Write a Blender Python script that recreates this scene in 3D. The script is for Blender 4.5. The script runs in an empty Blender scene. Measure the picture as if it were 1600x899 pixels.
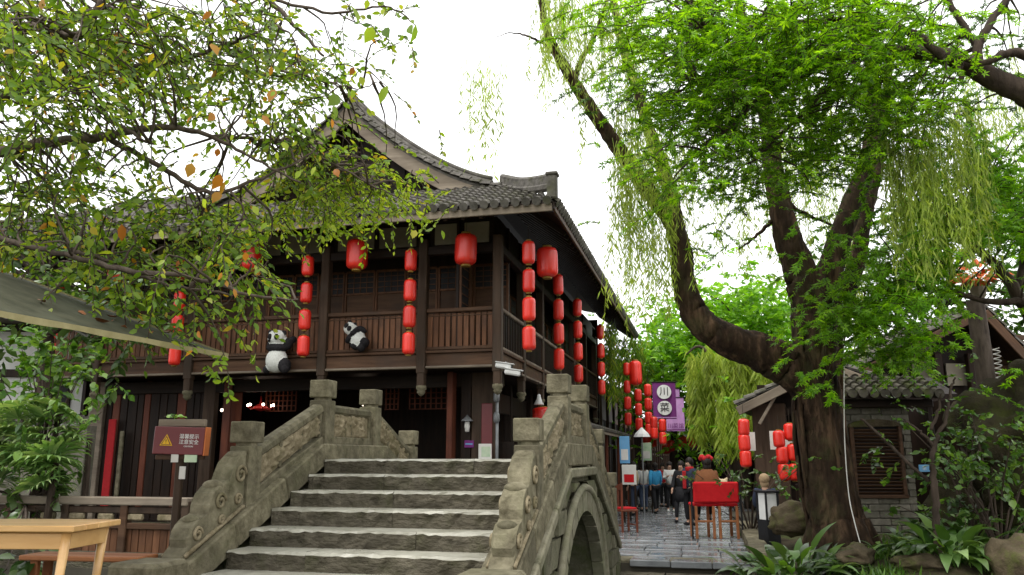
import bpy, bmesh, math, random
import numpy as np
from mathutils import Vector, Matrix, Euler
from mathutils import noise as mnoise

# ------------------------------------------------------------------ camera, world, sun, exposure
scn = bpy.context.scene
COL = scn.collection
PITCH = math.radians(11.99); EYE = 1.55; F = 1250.0
cam_d = bpy.data.cameras.new("camera"); cam = bpy.data.objects.new("camera", cam_d); COL.objects.link(cam)
cam_d.sensor_width = 36.0; cam_d.lens = F / 1600.0 * 36.0
cam_d.clip_start = 0.05; cam_d.clip_end = 2000.0
cam.location = (0, 0, EYE); cam.rotation_euler = (math.radians(90) + PITCH, 0, 0)
scn.camera = cam
SUN_EL, SUN_AZ = math.radians(66), math.radians(215)      # azimuth clockwise from +Y: behind the camera, a little to the left
w = bpy.data.worlds.new("World"); scn.world = w; w.use_nodes = True
nt = w.node_tree; nt.nodes.clear()
sky = nt.nodes.new("ShaderNodeTexSky"); sky.sky_type = 'NISHITA'; sky.sun_disc = False
sky.sun_elevation = SUN_EL; sky.sun_rotation = SUN_AZ; sky.air_density = 1.0; sky.dust_density = 4.0
hs = nt.nodes.new("ShaderNodeHueSaturation"); hs.inputs['Saturation'].default_value = 0.10
mx = nt.nodes.new("ShaderNodeMixRGB"); mx.inputs[0].default_value = 0.8          # closed cloud cover over the clear sky
mx.inputs[2].default_value = (15.0, 15.1, 15.2, 1)
bg = nt.nodes.new("ShaderNodeBackground"); bg.inputs[1].default_value = 0.10
out = nt.nodes.new("ShaderNodeOutputWorld")
nt.links.new(sky.outputs[0], hs.inputs['Color']); nt.links.new(hs.outputs[0], mx.inputs[1])
nt.links.new(mx.outputs[0], bg.inputs[0]); nt.links.new(bg.outputs[0], out.inputs[0])
sun_d = bpy.data.lights.new("sun", 'SUN'); sun_d.energy = 1.2; sun_d.angle = math.radians(14); sun_d.color = (1, .97, .91)
sun = bpy.data.objects.new("sun", sun_d); COL.objects.link(sun)
sd = Vector((math.sin(SUN_AZ) * math.cos(SUN_EL), math.cos(SUN_AZ) * math.cos(SUN_EL), math.sin(SUN_EL)))
sun.rotation_euler = sd.to_track_quat('Z', 'Y').to_euler(); sun.location = (0, -10, 40)
scn.view_settings.view_transform = 'Standard'; scn.view_settings.look = 'None'
scn.view_settings.exposure = 0.62; scn.view_settings.gamma = 1.0
scn.cycles.max_bounces = 8; scn.cycles.diffuse_bounces = 3; scn.cycles.transmission_bounces = 6
scn.cycles.transparent_max_bounces = 6

# ------------------------------------------------------------------ helpers
rnd = random.Random(11); rng = np.random.default_rng(5)
cP, sP = math.cos(PITCH), math.sin(PITCH)
def at(px, py, Y):
    """the point at forward distance Y that the photograph shows at this place"""
    a = (px - 800) / F; b = (449.5 - py) / F
    s = Y / (cP - b * sP)
    return Vector((a * s, Y, EYE + (sP + b * cP) * s))
def zat(py, Y): return at(800, py, Y).z
TH = math.radians(13.6); U = Vector((math.cos(TH), -math.sin(TH), 0)); V = Vector((math.sin(TH), math.cos(TH), 0)); RZ = -TH
def loc2(o, x, y, z=0.0): return Vector((o[0], o[1], 0)) + U * x + V * y + Vector((0, 0, z))
def on_plane(px, py, o, x=None, y=None):
    """where the sight line meets the local plane x = const or y = const of a frame at o turned by RZ -> local (x, y, z)"""
    a = (px - 800) / F; b = (449.5 - py) / F
    d = Vector((a, cP - b * sP, sP + b * cP)); c = Vector((-o[0], -o[1], EYE))
    dl = Vector((d.dot(U), d.dot(V), d.z)); cl = Vector((c.dot(U), c.dot(V), c.z))
    t = (x - cl.x) / dl.x if x is not None else (y - cl.y) / dl.y
    return cl + dl * t

def nlink(t, a, b): t.links.new(a, b)
MATS = {}
def mat(name, cols, scale=5.0, stretch=(1, 1, 1), rough=0.75, bump=0.3, stain=None, stain_scale=0.9, stain_amt=0.6, moss=None, moss_amt=0.5,
        rv=0.12, metal=0.0, rough2=None, fine=None, bscale=None, detail=8.0, coat=0.0, spec=0.16, bdist=0.02):
    """two-colour noise + stains + moss on upward faces + per-object value shift + bump"""
    m = bpy.data.materials.new(name); m.use_nodes = True; t = m.node_tree; N = t.nodes; b = N["Principled BSDF"]
    tc = N.new("ShaderNodeTexCoord"); oi = N.new("ShaderNodeObjectInfo")
    off = N.new("ShaderNodeVectorMath"); off.operation = 'MULTIPLY_ADD'
    cmb = N.new("ShaderNodeCombineXYZ")
    for i in range(3): nlink(t, oi.outputs['Random'], cmb.inputs[i])
    nlink(t, cmb.outputs[0], off.inputs[0]); off.inputs[1].default_value = (37, 53, 71); nlink(t, tc.outputs['Object'], off.inputs[2])
    mp = N.new("ShaderNodeMapping"); mp.inputs['Scale'].default_value = stretch; nlink(t, off.outputs[0], mp.inputs[0])
    n1 = N.new("ShaderNodeTexNoise"); n1.inputs['Scale'].default_value = scale; n1.inputs['Detail'].default_value = detail; n1.inputs['Roughness'].default_value = .62
    nlink(t, mp.outputs[0], n1.inputs['Vector'])
    rp = N.new("ShaderNodeValToRGB"); rp.color_ramp.elements[0].position = .3; rp.color_ramp.elements[1].position = .7
    rp.color_ramp.elements[0].color = (*cols[0], 1); rp.color_ramp.elements[1].color = (*cols[-1], 1)
    for i, c in enumerate(cols[1:-1]):
        e = rp.color_ramp.elements.new(.3 + .4 * (i + 1) / (len(cols) - 1)); e.color = (*c, 1)
    nlink(t, n1.outputs[0], rp.inputs[0]); col = rp.outputs[0]
    def mix(fac, c2):
        nonlocal col
        k = N.new("ShaderNodeMixRGB"); nlink(t, fac, k.inputs[0]); nlink(t, col, k.inputs[1]); k.inputs[2].default_value = (*c2, 1); col = k.outputs[0]
    if stain:
        n2 = N.new("ShaderNodeTexNoise"); n2.inputs['Scale'].default_value = stain_scale; n2.inputs['Detail'].default_value = 6
        nlink(t, off.outputs[0], n2.inputs['Vector'])
        r2 = N.new("ShaderNodeMapRange"); r2.inputs[1].default_value = .46; r2.inputs[2].default_value = .68; r2.inputs[4].default_value = stain_amt
        nlink(t, n2.outputs[0], r2.inputs[0]); mix(r2.outputs[0], stain)
    if moss:
        n3 = N.new("ShaderNodeTexNoise"); n3.inputs['Scale'].default_value = 2.3; n3.inputs['Detail'].default_value = 10; n3.inputs['Roughness'].default_value = .7
        nlink(t, off.outputs[0], n3.inputs['Vector'])
        r3 = N.new("ShaderNodeMapRange"); r3.inputs[1].default_value = .5; r3.inputs[2].default_value = .64; r3.inputs[4].default_value = moss_amt
        nlink(t, n3.outputs[0], r3.inputs[0]); mix(r3.outputs[0], moss)
    if rv:
        hv = N.new("ShaderNodeHueSaturation"); mr = N.new("ShaderNodeMapRange"); mr.inputs[3].default_value = 1 - rv; mr.inputs[4].default_value = 1 + rv
        nlink(t, oi.outputs['Random'], mr.inputs[0]); nlink(t, mr.outputs[0], hv.inputs['Value']); nlink(t, col, hv.inputs['Color']); col = hv.outputs[0]
    nlink(t, col, b.inputs['Base Color']); b.inputs['Metallic'].default_value = metal; b.inputs['Specular IOR Level'].default_value = spec
    if rough2 is not None:
        rr = N.new("ShaderNodeMapRange"); rr.inputs[1].default_value = .35; rr.inputs[2].default_value = .65; rr.inputs[3].default_value = rough; rr.inputs[4].default_value = rough2
        n4 = N.new("ShaderNodeTexNoise"); n4.inputs['Scale'].default_value = 1.7; n4.inputs['Detail'].default_value = 5; nlink(t, off.outputs[0], n4.inputs['Vector'])
        nlink(t, n4.outputs[0], rr.inputs[0]); nlink(t, rr.outputs[0], b.inputs['Roughness'])
    else: b.inputs['Roughness'].default_value = rough
    if coat: b.inputs['Coat Weight'].default_value = coat; b.inputs['Coat Roughness'].default_value = .2
    if bump:
        bp = N.new("ShaderNodeBump"); bp.inputs['Strength'].default_value = bump; bp.inputs['Distance'].default_value = bdist
        if bscale:
            n5 = N.new("ShaderNodeTexNoise"); n5.inputs['Scale'].default_value = bscale; n5.inputs['Detail'].default_value = 8; nlink(t, mp.outputs[0], n5.inputs['Vector'])
            nlink(t, n5.outputs[0], bp.inputs['Height'])
        else: nlink(t, n1.outputs[0], bp.inputs['Height'])
        nlink(t, bp.outputs[0], b.inputs['Normal'])
    MATS[name] = m; return m

def leaf_mat(name, cols, trans=0.45, tcol=None, rough=0.45, pos=None):
    """leaves: colour picked per leaf, part of the light shines through"""
    m = bpy.data.materials.new(name); m.use_nodes = True; t = m.node_tree; N = t.nodes; b = N["Principled BSDF"]
    g = N.new("ShaderNodeNewGeometry"); oi = N.new("ShaderNodeObjectInfo"); ad = N.new("ShaderNodeMath"); ad.operation = 'ADD'
    fr = N.new("ShaderNodeMath"); fr.operation = 'FRACT'
    nlink(t, g.outputs['Random Per Island'], ad.inputs[0]); nlink(t, oi.outputs['Random'], ad.inputs[1]); nlink(t, ad.outputs[0], fr.inputs[0])
    rp = N.new("ShaderNodeValToRGB"); rp.color_ramp.interpolation = 'LINEAR'
    n = len(cols); pos = pos or [i / max(1, n - 1) for i in range(n)]
    rp.color_ramp.elements[0].position = pos[0]; rp.color_ramp.elements[0].color = (*cols[0], 1)
    rp.color_ramp.elements[1].position = pos[-1]; rp.color_ramp.elements[1].color = (*cols[-1], 1)
    for p, c in zip(pos[1:-1], cols[1:-1]):
        e = rp.color_ramp.elements.new(p); e.color = (*c, 1)
    nlink(t, fr.outputs[0], rp.inputs[0])
    nz = N.new("ShaderNodeTexNoise"); nz.inputs['Scale'].default_value = 1.1; nz.inputs['Detail'].default_value = 3
    tc = N.new("ShaderNodeTexCoord"); nlink(t, g.outputs['Position'], nz.inputs['Vector'])
    mr = N.new("ShaderNodeMapRange"); mr.inputs[1].default_value = .35; mr.inputs[2].default_value = .65; mr.inputs[3].default_value = .7; mr.inputs[4].default_value = 1.25
    nlink(t, nz.outputs[0], mr.inputs[0])
    hv = N.new("ShaderNodeHueSaturation"); nlink(t, mr.outputs[0], hv.inputs['Value']); nlink(t, rp.outputs[0], hv.inputs['Color'])
    nlink(t, hv.outputs[0], b.inputs['Base Color']); b.inputs['Roughness'].default_value = rough
    tr = N.new("ShaderNodeBsdfTranslucent"); tv = N.new("ShaderNodeMixRGB"); tv.blend_type = 'MULTIPLY'; tv.inputs[0].default_value = 1
    nlink(t, hv.outputs[0], tv.inputs[1]); tv.inputs[2].default_value = (*(tcol or (1.5, 1.45, .55)), 1); nlink(t, tv.outputs[0], tr.inputs[0])
    ms = N.new("ShaderNodeMixShader"); ms.inputs[0].default_value = trans
    nlink(t, b.outputs[0], ms.inputs[1]); nlink(t, tr.outputs[0], ms.inputs[2]); nlink(t, ms.outputs[0], N["Material Output"].inputs[0])
    MATS[name] = m; return m

def glow_mat(name, col, strength):
    m = bpy.data.materials.new(name); m.use_nodes = True; b = m.node_tree.nodes["Principled BSDF"]
    b.inputs['Base Color'].default_value = (*col, 1); b.inputs['Emission Color'].default_value = (*col, 1); b.inputs['Emission Strength'].default_value = strength
    MATS[name] = m; return m

class MB:
    """collects shapes; build() links them as ONE mesh object"""
    def __init__(s): s.v = []; s.f = []; s.mi = []
    def add(s, vs, fs, mi=0):
        o = len(s.v); s.v += [tuple(p) for p in vs]; s.f += [tuple(i + o for i in f) for f in fs]; s.mi += [mi] * len(fs); return s
    def box(s, x0, x1, y0, y1, z0, z1, mi=0):
        return s.add([(x0, y0, z0), (x1, y0, z0), (x1, y1, z0), (x0, y1, z0), (x0, y0, z1), (x1, y0, z1), (x1, y1, z1), (x0, y1, z1)],
                     [(0, 3, 2, 1), (4, 5, 6, 7), (0, 1, 5, 4), (1, 2, 6, 5), (2, 3, 7, 6), (3, 0, 4, 7)], mi)
    def cbox(s, c, size, ch=0.01, R=None, mi=0):
        """box with chamfered edges, 24 corners"""
        h = Vector(size) / 2; ch = min(ch, min(h) * .8); vs = []; idx = {}
        for sx in (-1, 1):
            for sy in (-1, 1):
                for sz in (-1, 1):
                    for k in range(3):
                        p = [sx * (h.x - ch), sy * (h.y - ch), sz * (h.z - ch)]; p[k] += (sx, sy, sz)[k] * ch
                        idx[(sx, sy, sz, k)] = len(vs); q = Vector(p)
                        if R: q = R @ q
                        vs.append(q + Vector(c))
        fs = []
        for k in range(3):
            a, b = [i for i in range(3) if i != k]
            for sg in (-1, 1):
                q = []
                for (i, j) in ((-1, -1), (1, -1), (1, 1), (-1, 1)):
                    t = [0, 0, 0]; t[k] = sg; t[a] = i; t[b] = j; q.append(idx[(*t, k)])
                fs.append(q)
        for k in range(3):
            a, b = [i for i in range(3) if i != k]
            for i in (-1, 1):
                for j in (-1, 1):
                    t0 = [0, 0, 0]; t0[k] = -1; t0[a] = i; t0[b] = j; t1 = list(t0); t1[k] = 1
                    fs.append([idx[(*t0, a)], idx[(*t1, a)], idx[(*t1, b)], idx[(*t0, b)]])
        for sx in (-1, 1):
            for sy in (-1, 1):
                for sz in (-1, 1): fs.append([idx[(sx, sy, sz, k)] for k in range(3)])
        return s.add(vs, fs, mi)
    def tube(s, pts, rad, n=8, mi=0, cap=True, jit=None):
        pts = [Vector(p) for p in pts]
        if not hasattr(rad, '__len__'): rad = [rad] * len(pts)
        vs = []; fs = []; ref = Vector((0.13, 0.21, 1)).normalized()
        prev = None
        for i, p in enumerate(pts):
            d = (pts[min(i + 1, len(pts) - 1)] - pts[max(i - 1, 0)])
            if d.length < 1e-9: d = Vector((0, 0, 1))
            d.normalize()
            if prev is None:
                a = d.orthogonal().normalized() if abs(d.dot(ref)) > .98 else d.cross(ref).normalized()
            else: a = (prev - d * prev.dot(d)).normalized()
            prev = a; b = d.cross(a)
            for k in range(n):
                th = 2 * math.pi * k / n; r = rad[i] * (jit(i, k) if jit else 1)
                vs.append(p + (a * math.cos(th) + b * math.sin(th)) * r)
        for i in range(len(pts) - 1):
            for k in range(n):
                fs.append((i * n + k, i * n + (k + 1) % n, (i + 1) * n + (k + 1) % n, (i + 1) * n + k))
        if cap: fs.append(tuple(range(n))[::-1]); fs.append(tuple((len(pts) - 1) * n + k for k in range(n)))
        return s.add(vs, fs, mi)
    def lathe(s, prof, n=16, o=(0, 0, 0), scal=0.0, mi=0, R=None):
        vs = []; fs = []; o = Vector(o)
        for (r, z) in prof:
            for k in range(n):
                th = 2 * math.pi * k / n; rr = r * (1 - scal * (k % 2)); q = Vector((rr * math.cos(th), rr * math.sin(th), z))
                vs.append((R @ q if R else q) + o)
        for i in range(len(prof) - 1):
            for k in range(n): fs.append((i * n + k, i * n + (k + 1) % n, (i + 1) * n + (k + 1) % n, (i + 1) * n + k))
        fs.append(tuple(range(n))[::-1]); fs.append(tuple((len(prof) - 1) * n + k for k in range(n)))
        return s.add(vs, fs, mi)
    def prism(s, poly, f0, f1, inset=0.0, mi=0):
        """polygon (2-D points) between the maps f0 and f1; with inset the f1 face is smaller: a chamfer is made by the caller's f1"""
        n = len(poly); c = Vector((sum(p[0] for p in poly) / n, sum(p[1] for p in poly) / n))
        pin = [((p[0] - c.x) * (1 - inset) + c.x, (p[1] - c.y) * (1 - inset) + c.y) for p in poly]
        vs = [f0(*p) for p in poly] + [f1(*p) for p in pin]
        fs = [tuple(range(n))[::-1], tuple(range(n, 2 * n))] + [(i, (i + 1) % n, n + (i + 1) % n, n + i) for i in range(n)]
        return s.add(vs, fs, mi)
    def sphere(s, c, r, n=10, m=7, sc=(1, 1, 1), mi=0, R=None):
        prof = [(max(1e-4, math.sin(math.pi * i / m)), -math.cos(math.pi * i / m)) for i in range(m + 1)]
        vs = []; fs = []
        for (rr, z) in prof:
            for k in range(n):
                th = 2 * math.pi * k / n; q = Vector((rr * math.cos(th) * r * sc[0], rr * math.sin(th) * r * sc[1], z * r * sc[2]))
                vs.append((R @ q if R else q) + Vector(c))
        for i in range(m):
            for k in range(n): fs.append((i * n + k, i * n + (k + 1) % n, (i + 1) * n + (k + 1) % n, (i + 1) * n + k))
        return s.add(vs, fs, mi)
    def mesh(s, name, mats, smooth=False):
        me = bpy.data.meshes.new(name); me.from_pydata(s.v, [], s.f)
        for m in (mats if isinstance(mats, (list, tuple)) else [mats]): me.materials.append(m)
        if any(s.mi): me.polygons.foreach_set('material_index', s.mi)
        bm = bmesh.new(); bm.from_mesh(me); bmesh.ops.recalc_face_normals(bm, faces=bm.faces); bm.to_mesh(me); bm.free()
        if smooth: me.polygons.foreach_set('use_smooth', [True] * len(me.polygons))
        me.update(); return me
    def build(s, name, mats, parent=None, loc=(0, 0, 0), rot=(0, 0, 0), smooth=False):
        return put(name, s.mesh(name, mats, smooth), parent, loc, rot)

def put(name, me, parent=None, loc=(0, 0, 0), rot=(0, 0, 0), scale=(1, 1, 1)):
    o = bpy.data.objects.new(name, me); COL.objects.link(o); o.parent = parent; o.location = loc; o.rotation_euler = rot; o.scale = scale
    return o
def tag(o, label=None, cat=None, group=None, kind=None):
    if label: o['label'] = label
    if cat: o['category'] = cat
    if group: o['group'] = group
    if kind: o['kind'] = kind
    return o
def thing(name, label, cat, loc=(0, 0, 0), rz=0.0, group=None):
    o = bpy.data.objects.new(name, None); COL.objects.link(o); o.location = loc; o.rotation_euler = (0, 0, rz); o.empty_display_size = .1
    return tag(o, label, cat, group)
def dup(root, loc, rz, label, group=None, scale=1.0):
    """a copy of a thing with copies of its parts and sub-parts"""
    def cp(o, par):
        c = o.copy(); COL.objects.link(c); c.parent = par
        for ch in kids[o]: cp(ch, c)
        return c
    kids = {}
    def walk(o):
        kids[o] = list(o.children)
        for ch in kids[o]: walk(ch)
    walk(root)
    r = cp(root, None); r.location = loc; r.rotation_euler = (0, 0, rz); r.scale = (scale,) * 3
    r['label'] = label
    if group: r['group'] = group
    return r
def rough_slab(L, D, H, amp=0.008, nx=14, seed=0, e0=.006, two=False):
    """stone block with uneven faces, centred, top at z = 0: front face -y"""
    r = random.Random(seed); vs = []; fs = []
    ring = [(-D / 2 + .0, -H), (-D / 2, -H * .5), (-D / 2 + .0, -.02), (-D / 2 + .018, 0), (D / 2, 0), (D / 2, -H)]
    m = len(ring)
    for i in range(nx + 1):
        x = -L / 2 + L * i / nx
        for j, (y, z) in enumerate(ring):
            a = amp if j in (1, 2, 3) else amp * .3
            e = 0 if 0 < i < nx else e0
            vs.append((x + (e if i == 0 else -e if i == nx else 0), y + r.uniform(-a, a) * (1.6 if j == 1 else 1), z + (r.uniform(-a, a) * .6 if j in (2, 3) else 0)))
    for i in range(nx):
        for j in range(m): fs.append((i * m + j, i * m + (j + 1) % m, (i + 1) * m + (j + 1) % m, (i + 1) * m + j))
    fs.append(tuple(range(m))); fs.append(tuple(nx * m + k for k in range(m))[::-1])
    b = MB().add(vs, fs)
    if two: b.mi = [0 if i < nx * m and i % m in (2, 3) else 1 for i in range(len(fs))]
    return b

# leaf templates: x across, y along, z off the blade
LEAF_OVAL = (np.array([(0, 0, 0), (-.22, .3, .06), (0, .33, 0), (.22, .3, .06), (-.2, .65, .05), (0, .68, -.03), (.2, .65, .05), (0, 1, -.1)]),
             [(0, 2, 1), (0, 3, 2), (1, 2, 5, 4), (2, 3, 6, 5), (4, 5, 7), (5, 6, 7)])
LEAF_WIDE = (np.array([(0, 0, 0), (-.3, .25, .05), (0, .3, 0), (.3, .25, .05), (-.33, .55, .05), (0, .62, -.03), (.33, .55, .05), (0, 1, -.12)]), LEAF_OVAL[1])
LEAF_THIN = (np.array([(0, 0, 0), (-.075, .4, .02), (.075, .4, .02), (0, 1, -.06)]), [(0, 2, 1), (1, 2, 3)])
def _maple():
    v = [(0, 0, 0)]; f = []
    for k, (ang, ln) in enumerate([(-100, .55), (-52, .85), (0, 1.0), (52, .85), (100, .55)]):
        a = math.radians(ang); d = (math.sin(a), math.cos(a)); p = (math.cos(a), -math.sin(a)); i = len(v)
        v += [(d[0] * ln * .45 - p[0] * .13, d[1] * ln * .45 - p[1] * .13, .03), (d[0] * ln, d[1] * ln, -.1), (d[0] * ln * .45 + p[0] * .13, d[1] * ln * .45 + p[1] * .13, .03)]
        f += [(0, i, i + 1), (0, i + 1, i + 2)]
    return np.array(v), f
LEAF_MAPLE = _maple()
def leaves_mesh(name, tpl, pos, axis, nrm, size, m):
    tv, tf = tpl; n = len(pos); k = len(tv)
    a = axis / np.linalg.norm(axis, axis=1, keepdims=True)
    nr = nrm - a * np.sum(nrm * a, axis=1, keepdims=True); nr /= np.maximum(1e-6, np.linalg.norm(nr, axis=1, keepdims=True))
    b = np.cross(a, nr); sz = np.asarray(size).reshape(-1, 1, 1)
    V_ = pos[:, None, :] + sz * (tv[None, :, 0:1] * b[:, None, :] + tv[None, :, 1:2] * a[:, None, :] + tv[None, :, 2:3] * nr[:, None, :])
    me = bpy.data.meshes.new(name); me.vertices.add(n * k); me.vertices.foreach_set('co', V_.astype(np.float32).ravel())
    ls = [len(f) for f in tf]; lt = np.array(ls * n); flat = np.concatenate([np.array(f) for f in tf])
    loops = (flat[None, :] + (np.arange(n) * k)[:, None]).ravel()
    me.loops.add(len(loops)); me.loops.foreach_set('vertex_index', loops.astype(np.int32))
    st = np.concatenate([[0], np.cumsum(lt)[:-1]]); me.polygons.add(len(lt)); me.polygons.foreach_set('loop_start', st.astype(np.int32)); me.polygons.foreach_set('loop_total', lt.astype(np.int32))
    me.update(calc_edges=True); me.validate(); me.materials.append(m); return me
def unit(n):
    q = rng.normal(size=(n, 3)); return q / np.linalg.norm(q, axis=1, keepdims=True)
def spray_leaves(origins, dirs, lengths, per, droop=.25, spread=.75, up=1.0):
    """leaves set along twigs: returns positions, axes, normals and the twig polylines"""
    n = len(origins); t = np.tile(np.linspace(.12, 1, per), (n, 1)) + rng.normal(size=(n, per)) * .03
    L = lengths[:, None]
    P = origins[:, None, :] + dirs[:, None, :] * (t * L)[:, :, None]; P[:, :, 2] -= droop * (t ** 2) * L
    side = np.cross(dirs, np.array([0, 0, 1.0])); side /= np.maximum(1e-6, np.linalg.norm(side, axis=1, keepdims=True))
    sg = np.where(np.arange(per) % 2 == 0, 1, -1)[None, :, None] * spread
    A = dirs[:, None, :] * .8 + side[:, None, :] * sg + rng.normal(size=(n, per, 3)) * .3; A[:, :, 2] -= droop
    Nn = np.zeros((n, per, 3)); Nn[:, :, 2] = up; Nn += rng.normal(size=(n, per, 3)) * .55
    tw = []
    for i in range(n):
        tw.append([origins[i], origins[i] + dirs[i] * lengths[i] * .5 - np.array([0, 0, droop * .25 * lengths[i]]), origins[i] + dirs[i] * lengths[i] - np.array([0, 0, droop * lengths[i]])])
    return P.reshape(-1, 3), A.reshape(-1, 3), Nn.reshape(-1, 3), tw
def smooth_path(pts, k=6, jit=0.0):
    """Catmull-Rom through (point, radius) pairs"""
    P = [Vector(p[0]) for p in pts]; Rr = [p[1] for p in pts]; o = []; r = []
    for i in range(len(P) - 1):
        p0, p1, p2, p3 = P[max(i - 1, 0)], P[i], P[i + 1], P[min(i + 2, len(P) - 1)]
        for j in range(k):
            t = j / k; q = .5 * ((2 * p1) + (p2 - p0) * t + (2 * p0 - 5 * p1 + 4 * p2 - p3) * t * t + (3 * p1 - p0 - 3 * p2 + p3) * t ** 3)
            if jit and (i or j): q += Vector((rnd.uniform(-1, 1), rnd.uniform(-1, 1), rnd.uniform(-1, 1))) * jit
            o.append(q); r.append(Rr[i] + (Rr[i + 1] - Rr[i]) * t)
    o.append(P[-1]); r.append(Rr[-1]); return o, r
def limb(mb, pts, n=10, k=6, jit=0.0, bark=.06):
    o, r = smooth_path(pts, k, jit); ph = rnd.uniform(0, 9)
    def rad(i, q):
        a = 6.2832 * q / n; c = Vector((math.cos(a), math.sin(a), 0)); tw = i * .05
        v = 1 + bark * 1.3 * mnoise.noise(c * 1.4 + Vector((ph, tw * 4, i * .12)))
        if n > 14: v -= bark * .9 * (1 - min(1, abs(mnoise.noise(Vector((math.cos(a + tw) * n * .16, math.sin(a + tw) * n * .16 + ph, i * .11)))) * 5))
        return v
    mb.tube(o, r, n, jit=rad)
    return o, r
def skin_mesh(name, verts, edges, radii, m, sub=1):
    me = bpy.data.meshes.new(name); me.from_pydata([tuple(v) for v in verts], edges, [])
    o = bpy.data.objects.new(name + "_tmp", me); COL.objects.link(o)
    sk = o.modifiers.new("s", 'SKIN'); sk.use_smooth_shade = True
    for i, r in enumerate(radii):
        sv = me.skin_vertices[0].data[i]; rr = r if isinstance(r, tuple) else (r, r); sv.radius = rr; sv.use_root = (i == 0)
    ss = o.modifiers.new("u", 'SUBSURF'); ss.levels = sub; ss.render_levels = sub
    dg = bpy.context.evaluated_depsgraph_get(); r = bpy.data.meshes.new_from_object(o.evaluated_get(dg))
    bpy.data.objects.remove(o); r.name = name; r.materials.clear(); r.materials.append(m)
    r.polygons.foreach_set('use_smooth', [True] * len(r.polygons)); return r
def remesh_blend(name, mb, voxel, sub_smooth=6):
    me = mb.mesh(name + "_src", MATS['wood_dark']); o = bpy.data.objects.new(name + "_tmp", me); COL.objects.link(o)
    r = o.modifiers.new("r", 'REMESH'); r.mode = 'VOXEL'; r.voxel_size = voxel
    s = o.modifiers.new("s", 'SMOOTH'); s.iterations = sub_smooth; s.factor = .5
    dg = bpy.context.evaluated_depsgraph_get(); q = bpy.data.meshes.new_from_object(o.evaluated_get(dg)); bpy.data.objects.remove(o)
    q.name = name; q.materials.clear(); q.polygons.foreach_set('use_smooth', [True] * len(q.polygons)); return q
def text_mesh(name, body, size, m, ext=.002):
    c = bpy.data.curves.new(name, 'FONT'); c.body = body; c.size = size; c.extrude = ext; c.align_x = 'CENTER'; c.align_y = 'CENTER'; c.resolution_u = 2
    o = bpy.data.objects.new(name + "_tmp", c); COL.objects.link(o)
    dg = bpy.context.evaluated_depsgraph_get(); q = bpy.data.meshes.new_from_object(o.evaluated_get(dg)); bpy.data.objects.remove(o)
    q.name = name; q.materials.clear(); q.materials.append(m); return q

# ------------------------------------------------------------------ materials
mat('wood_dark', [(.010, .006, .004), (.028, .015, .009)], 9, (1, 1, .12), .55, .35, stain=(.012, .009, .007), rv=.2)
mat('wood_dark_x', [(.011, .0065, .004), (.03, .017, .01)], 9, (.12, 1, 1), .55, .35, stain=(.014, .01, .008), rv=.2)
mat('wood_slat', [(.075, .033, .016), (.185, .085, .043)], 10, (1, 1, .1), .55, .4, stain=(.05, .03, .02), stain_scale=2, rv=.22)
mat('wood_beam', [(.048, .024, .013), (.12, .066, .038)], 9, (.1, 1, 1), .6, .45, stain=(.05, .035, .026), stain_scale=1.6, rv=.15)
mat('wood_post', [(.035, .021, .013), (.085, .054, .036)], 9, (1, 1, .1), .6, .45, stain=(.05, .04, .03), stain_scale=1.6, rv=.15)
mat('wood_weathered', [(.15, .12, .09), (.3, .25, .19)], 6, (.12, 1, 1), .8, .4, stain=(.12, .095, .075), stain_scale=1.3)
mat('wood_red', [(.10, .03, .017), (.2, .06, .032)], 8, (1, 1, .12), .5, .3, stain=(.05, .02, .014), rv=.2)
mat('plaster_cream', [(.2, .175, .13), (.27, .24, .19)], 3, rough=.9, bump=.12, stain=(.15, .13, .1))
mat('plaster_white', [(.42, .42, .4), (.58, .58, .55)], 2, rough=.9, bump=.1, stain=(.25, .25, .22))
mat('roof_tile', [(.07, .064, .055), (.19, .175, .155)], 7, rough=.8, bump=.5, stain=(.05, .046, .04), stain_scale=2.2, moss=(.07, .075, .025), moss_amt=.5, rv=.2)
mat('roof_tile_mossy', [(.045, .04, .03), (.12, .108, .085)], 7, rough=.9, bump=.5, stain=(.03, .028, .02), stain_scale=2.2, moss=(.07, .085, .02), moss_amt=.9, rv=.25)
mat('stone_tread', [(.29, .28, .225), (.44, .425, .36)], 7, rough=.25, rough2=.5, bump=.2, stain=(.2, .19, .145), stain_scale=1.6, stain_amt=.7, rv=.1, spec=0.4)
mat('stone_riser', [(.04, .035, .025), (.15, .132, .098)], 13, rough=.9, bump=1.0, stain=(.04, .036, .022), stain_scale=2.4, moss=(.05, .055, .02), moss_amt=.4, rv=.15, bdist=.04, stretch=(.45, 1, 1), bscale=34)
mat('stone_rail', [(.07, .06, .036), (.235, .21, .14)], 9, rough=.85, bscale=26, bump=.6, stain=(.07, .062, .042), stain_scale=1.7, moss=(.1, .1, .05), moss_amt=.35, rv=.12)
mat('stone_carved', [(.13, .105, .06), (.36, .3, .2)], 14, rough=.9, bump=.6, stain=(.09, .08, .045), stain_scale=2.5, moss=(.1, .1, .04), moss_amt=.4, rv=.1)
mat('stone_wall', [(.07, .066, .04), (.2, .185, .13)], 8, rough=.9, bump=.8, stain=(.07, .075, .04), stain_scale=1.4, moss=(.085, .1, .035), moss_amt=.7, rv=.22, bdist=.03)
mat('stone_arch', [(.12, .11, .07), (.26, .24, .175)], 8, rough=.85, bump=.6, stain=(.11, .115, .07), stain_scale=1.8, moss=(.11, .12, .05), moss_amt=.5, rv=.12)
mat('paving_wet', [(.13, .138, .145), (.25, .26, .265)], 5, rough=.08, rough2=.28, bump=.05, stain=(.1, .108, .112), stain_scale=1.3, rv=.15, spec=0.5)
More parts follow.
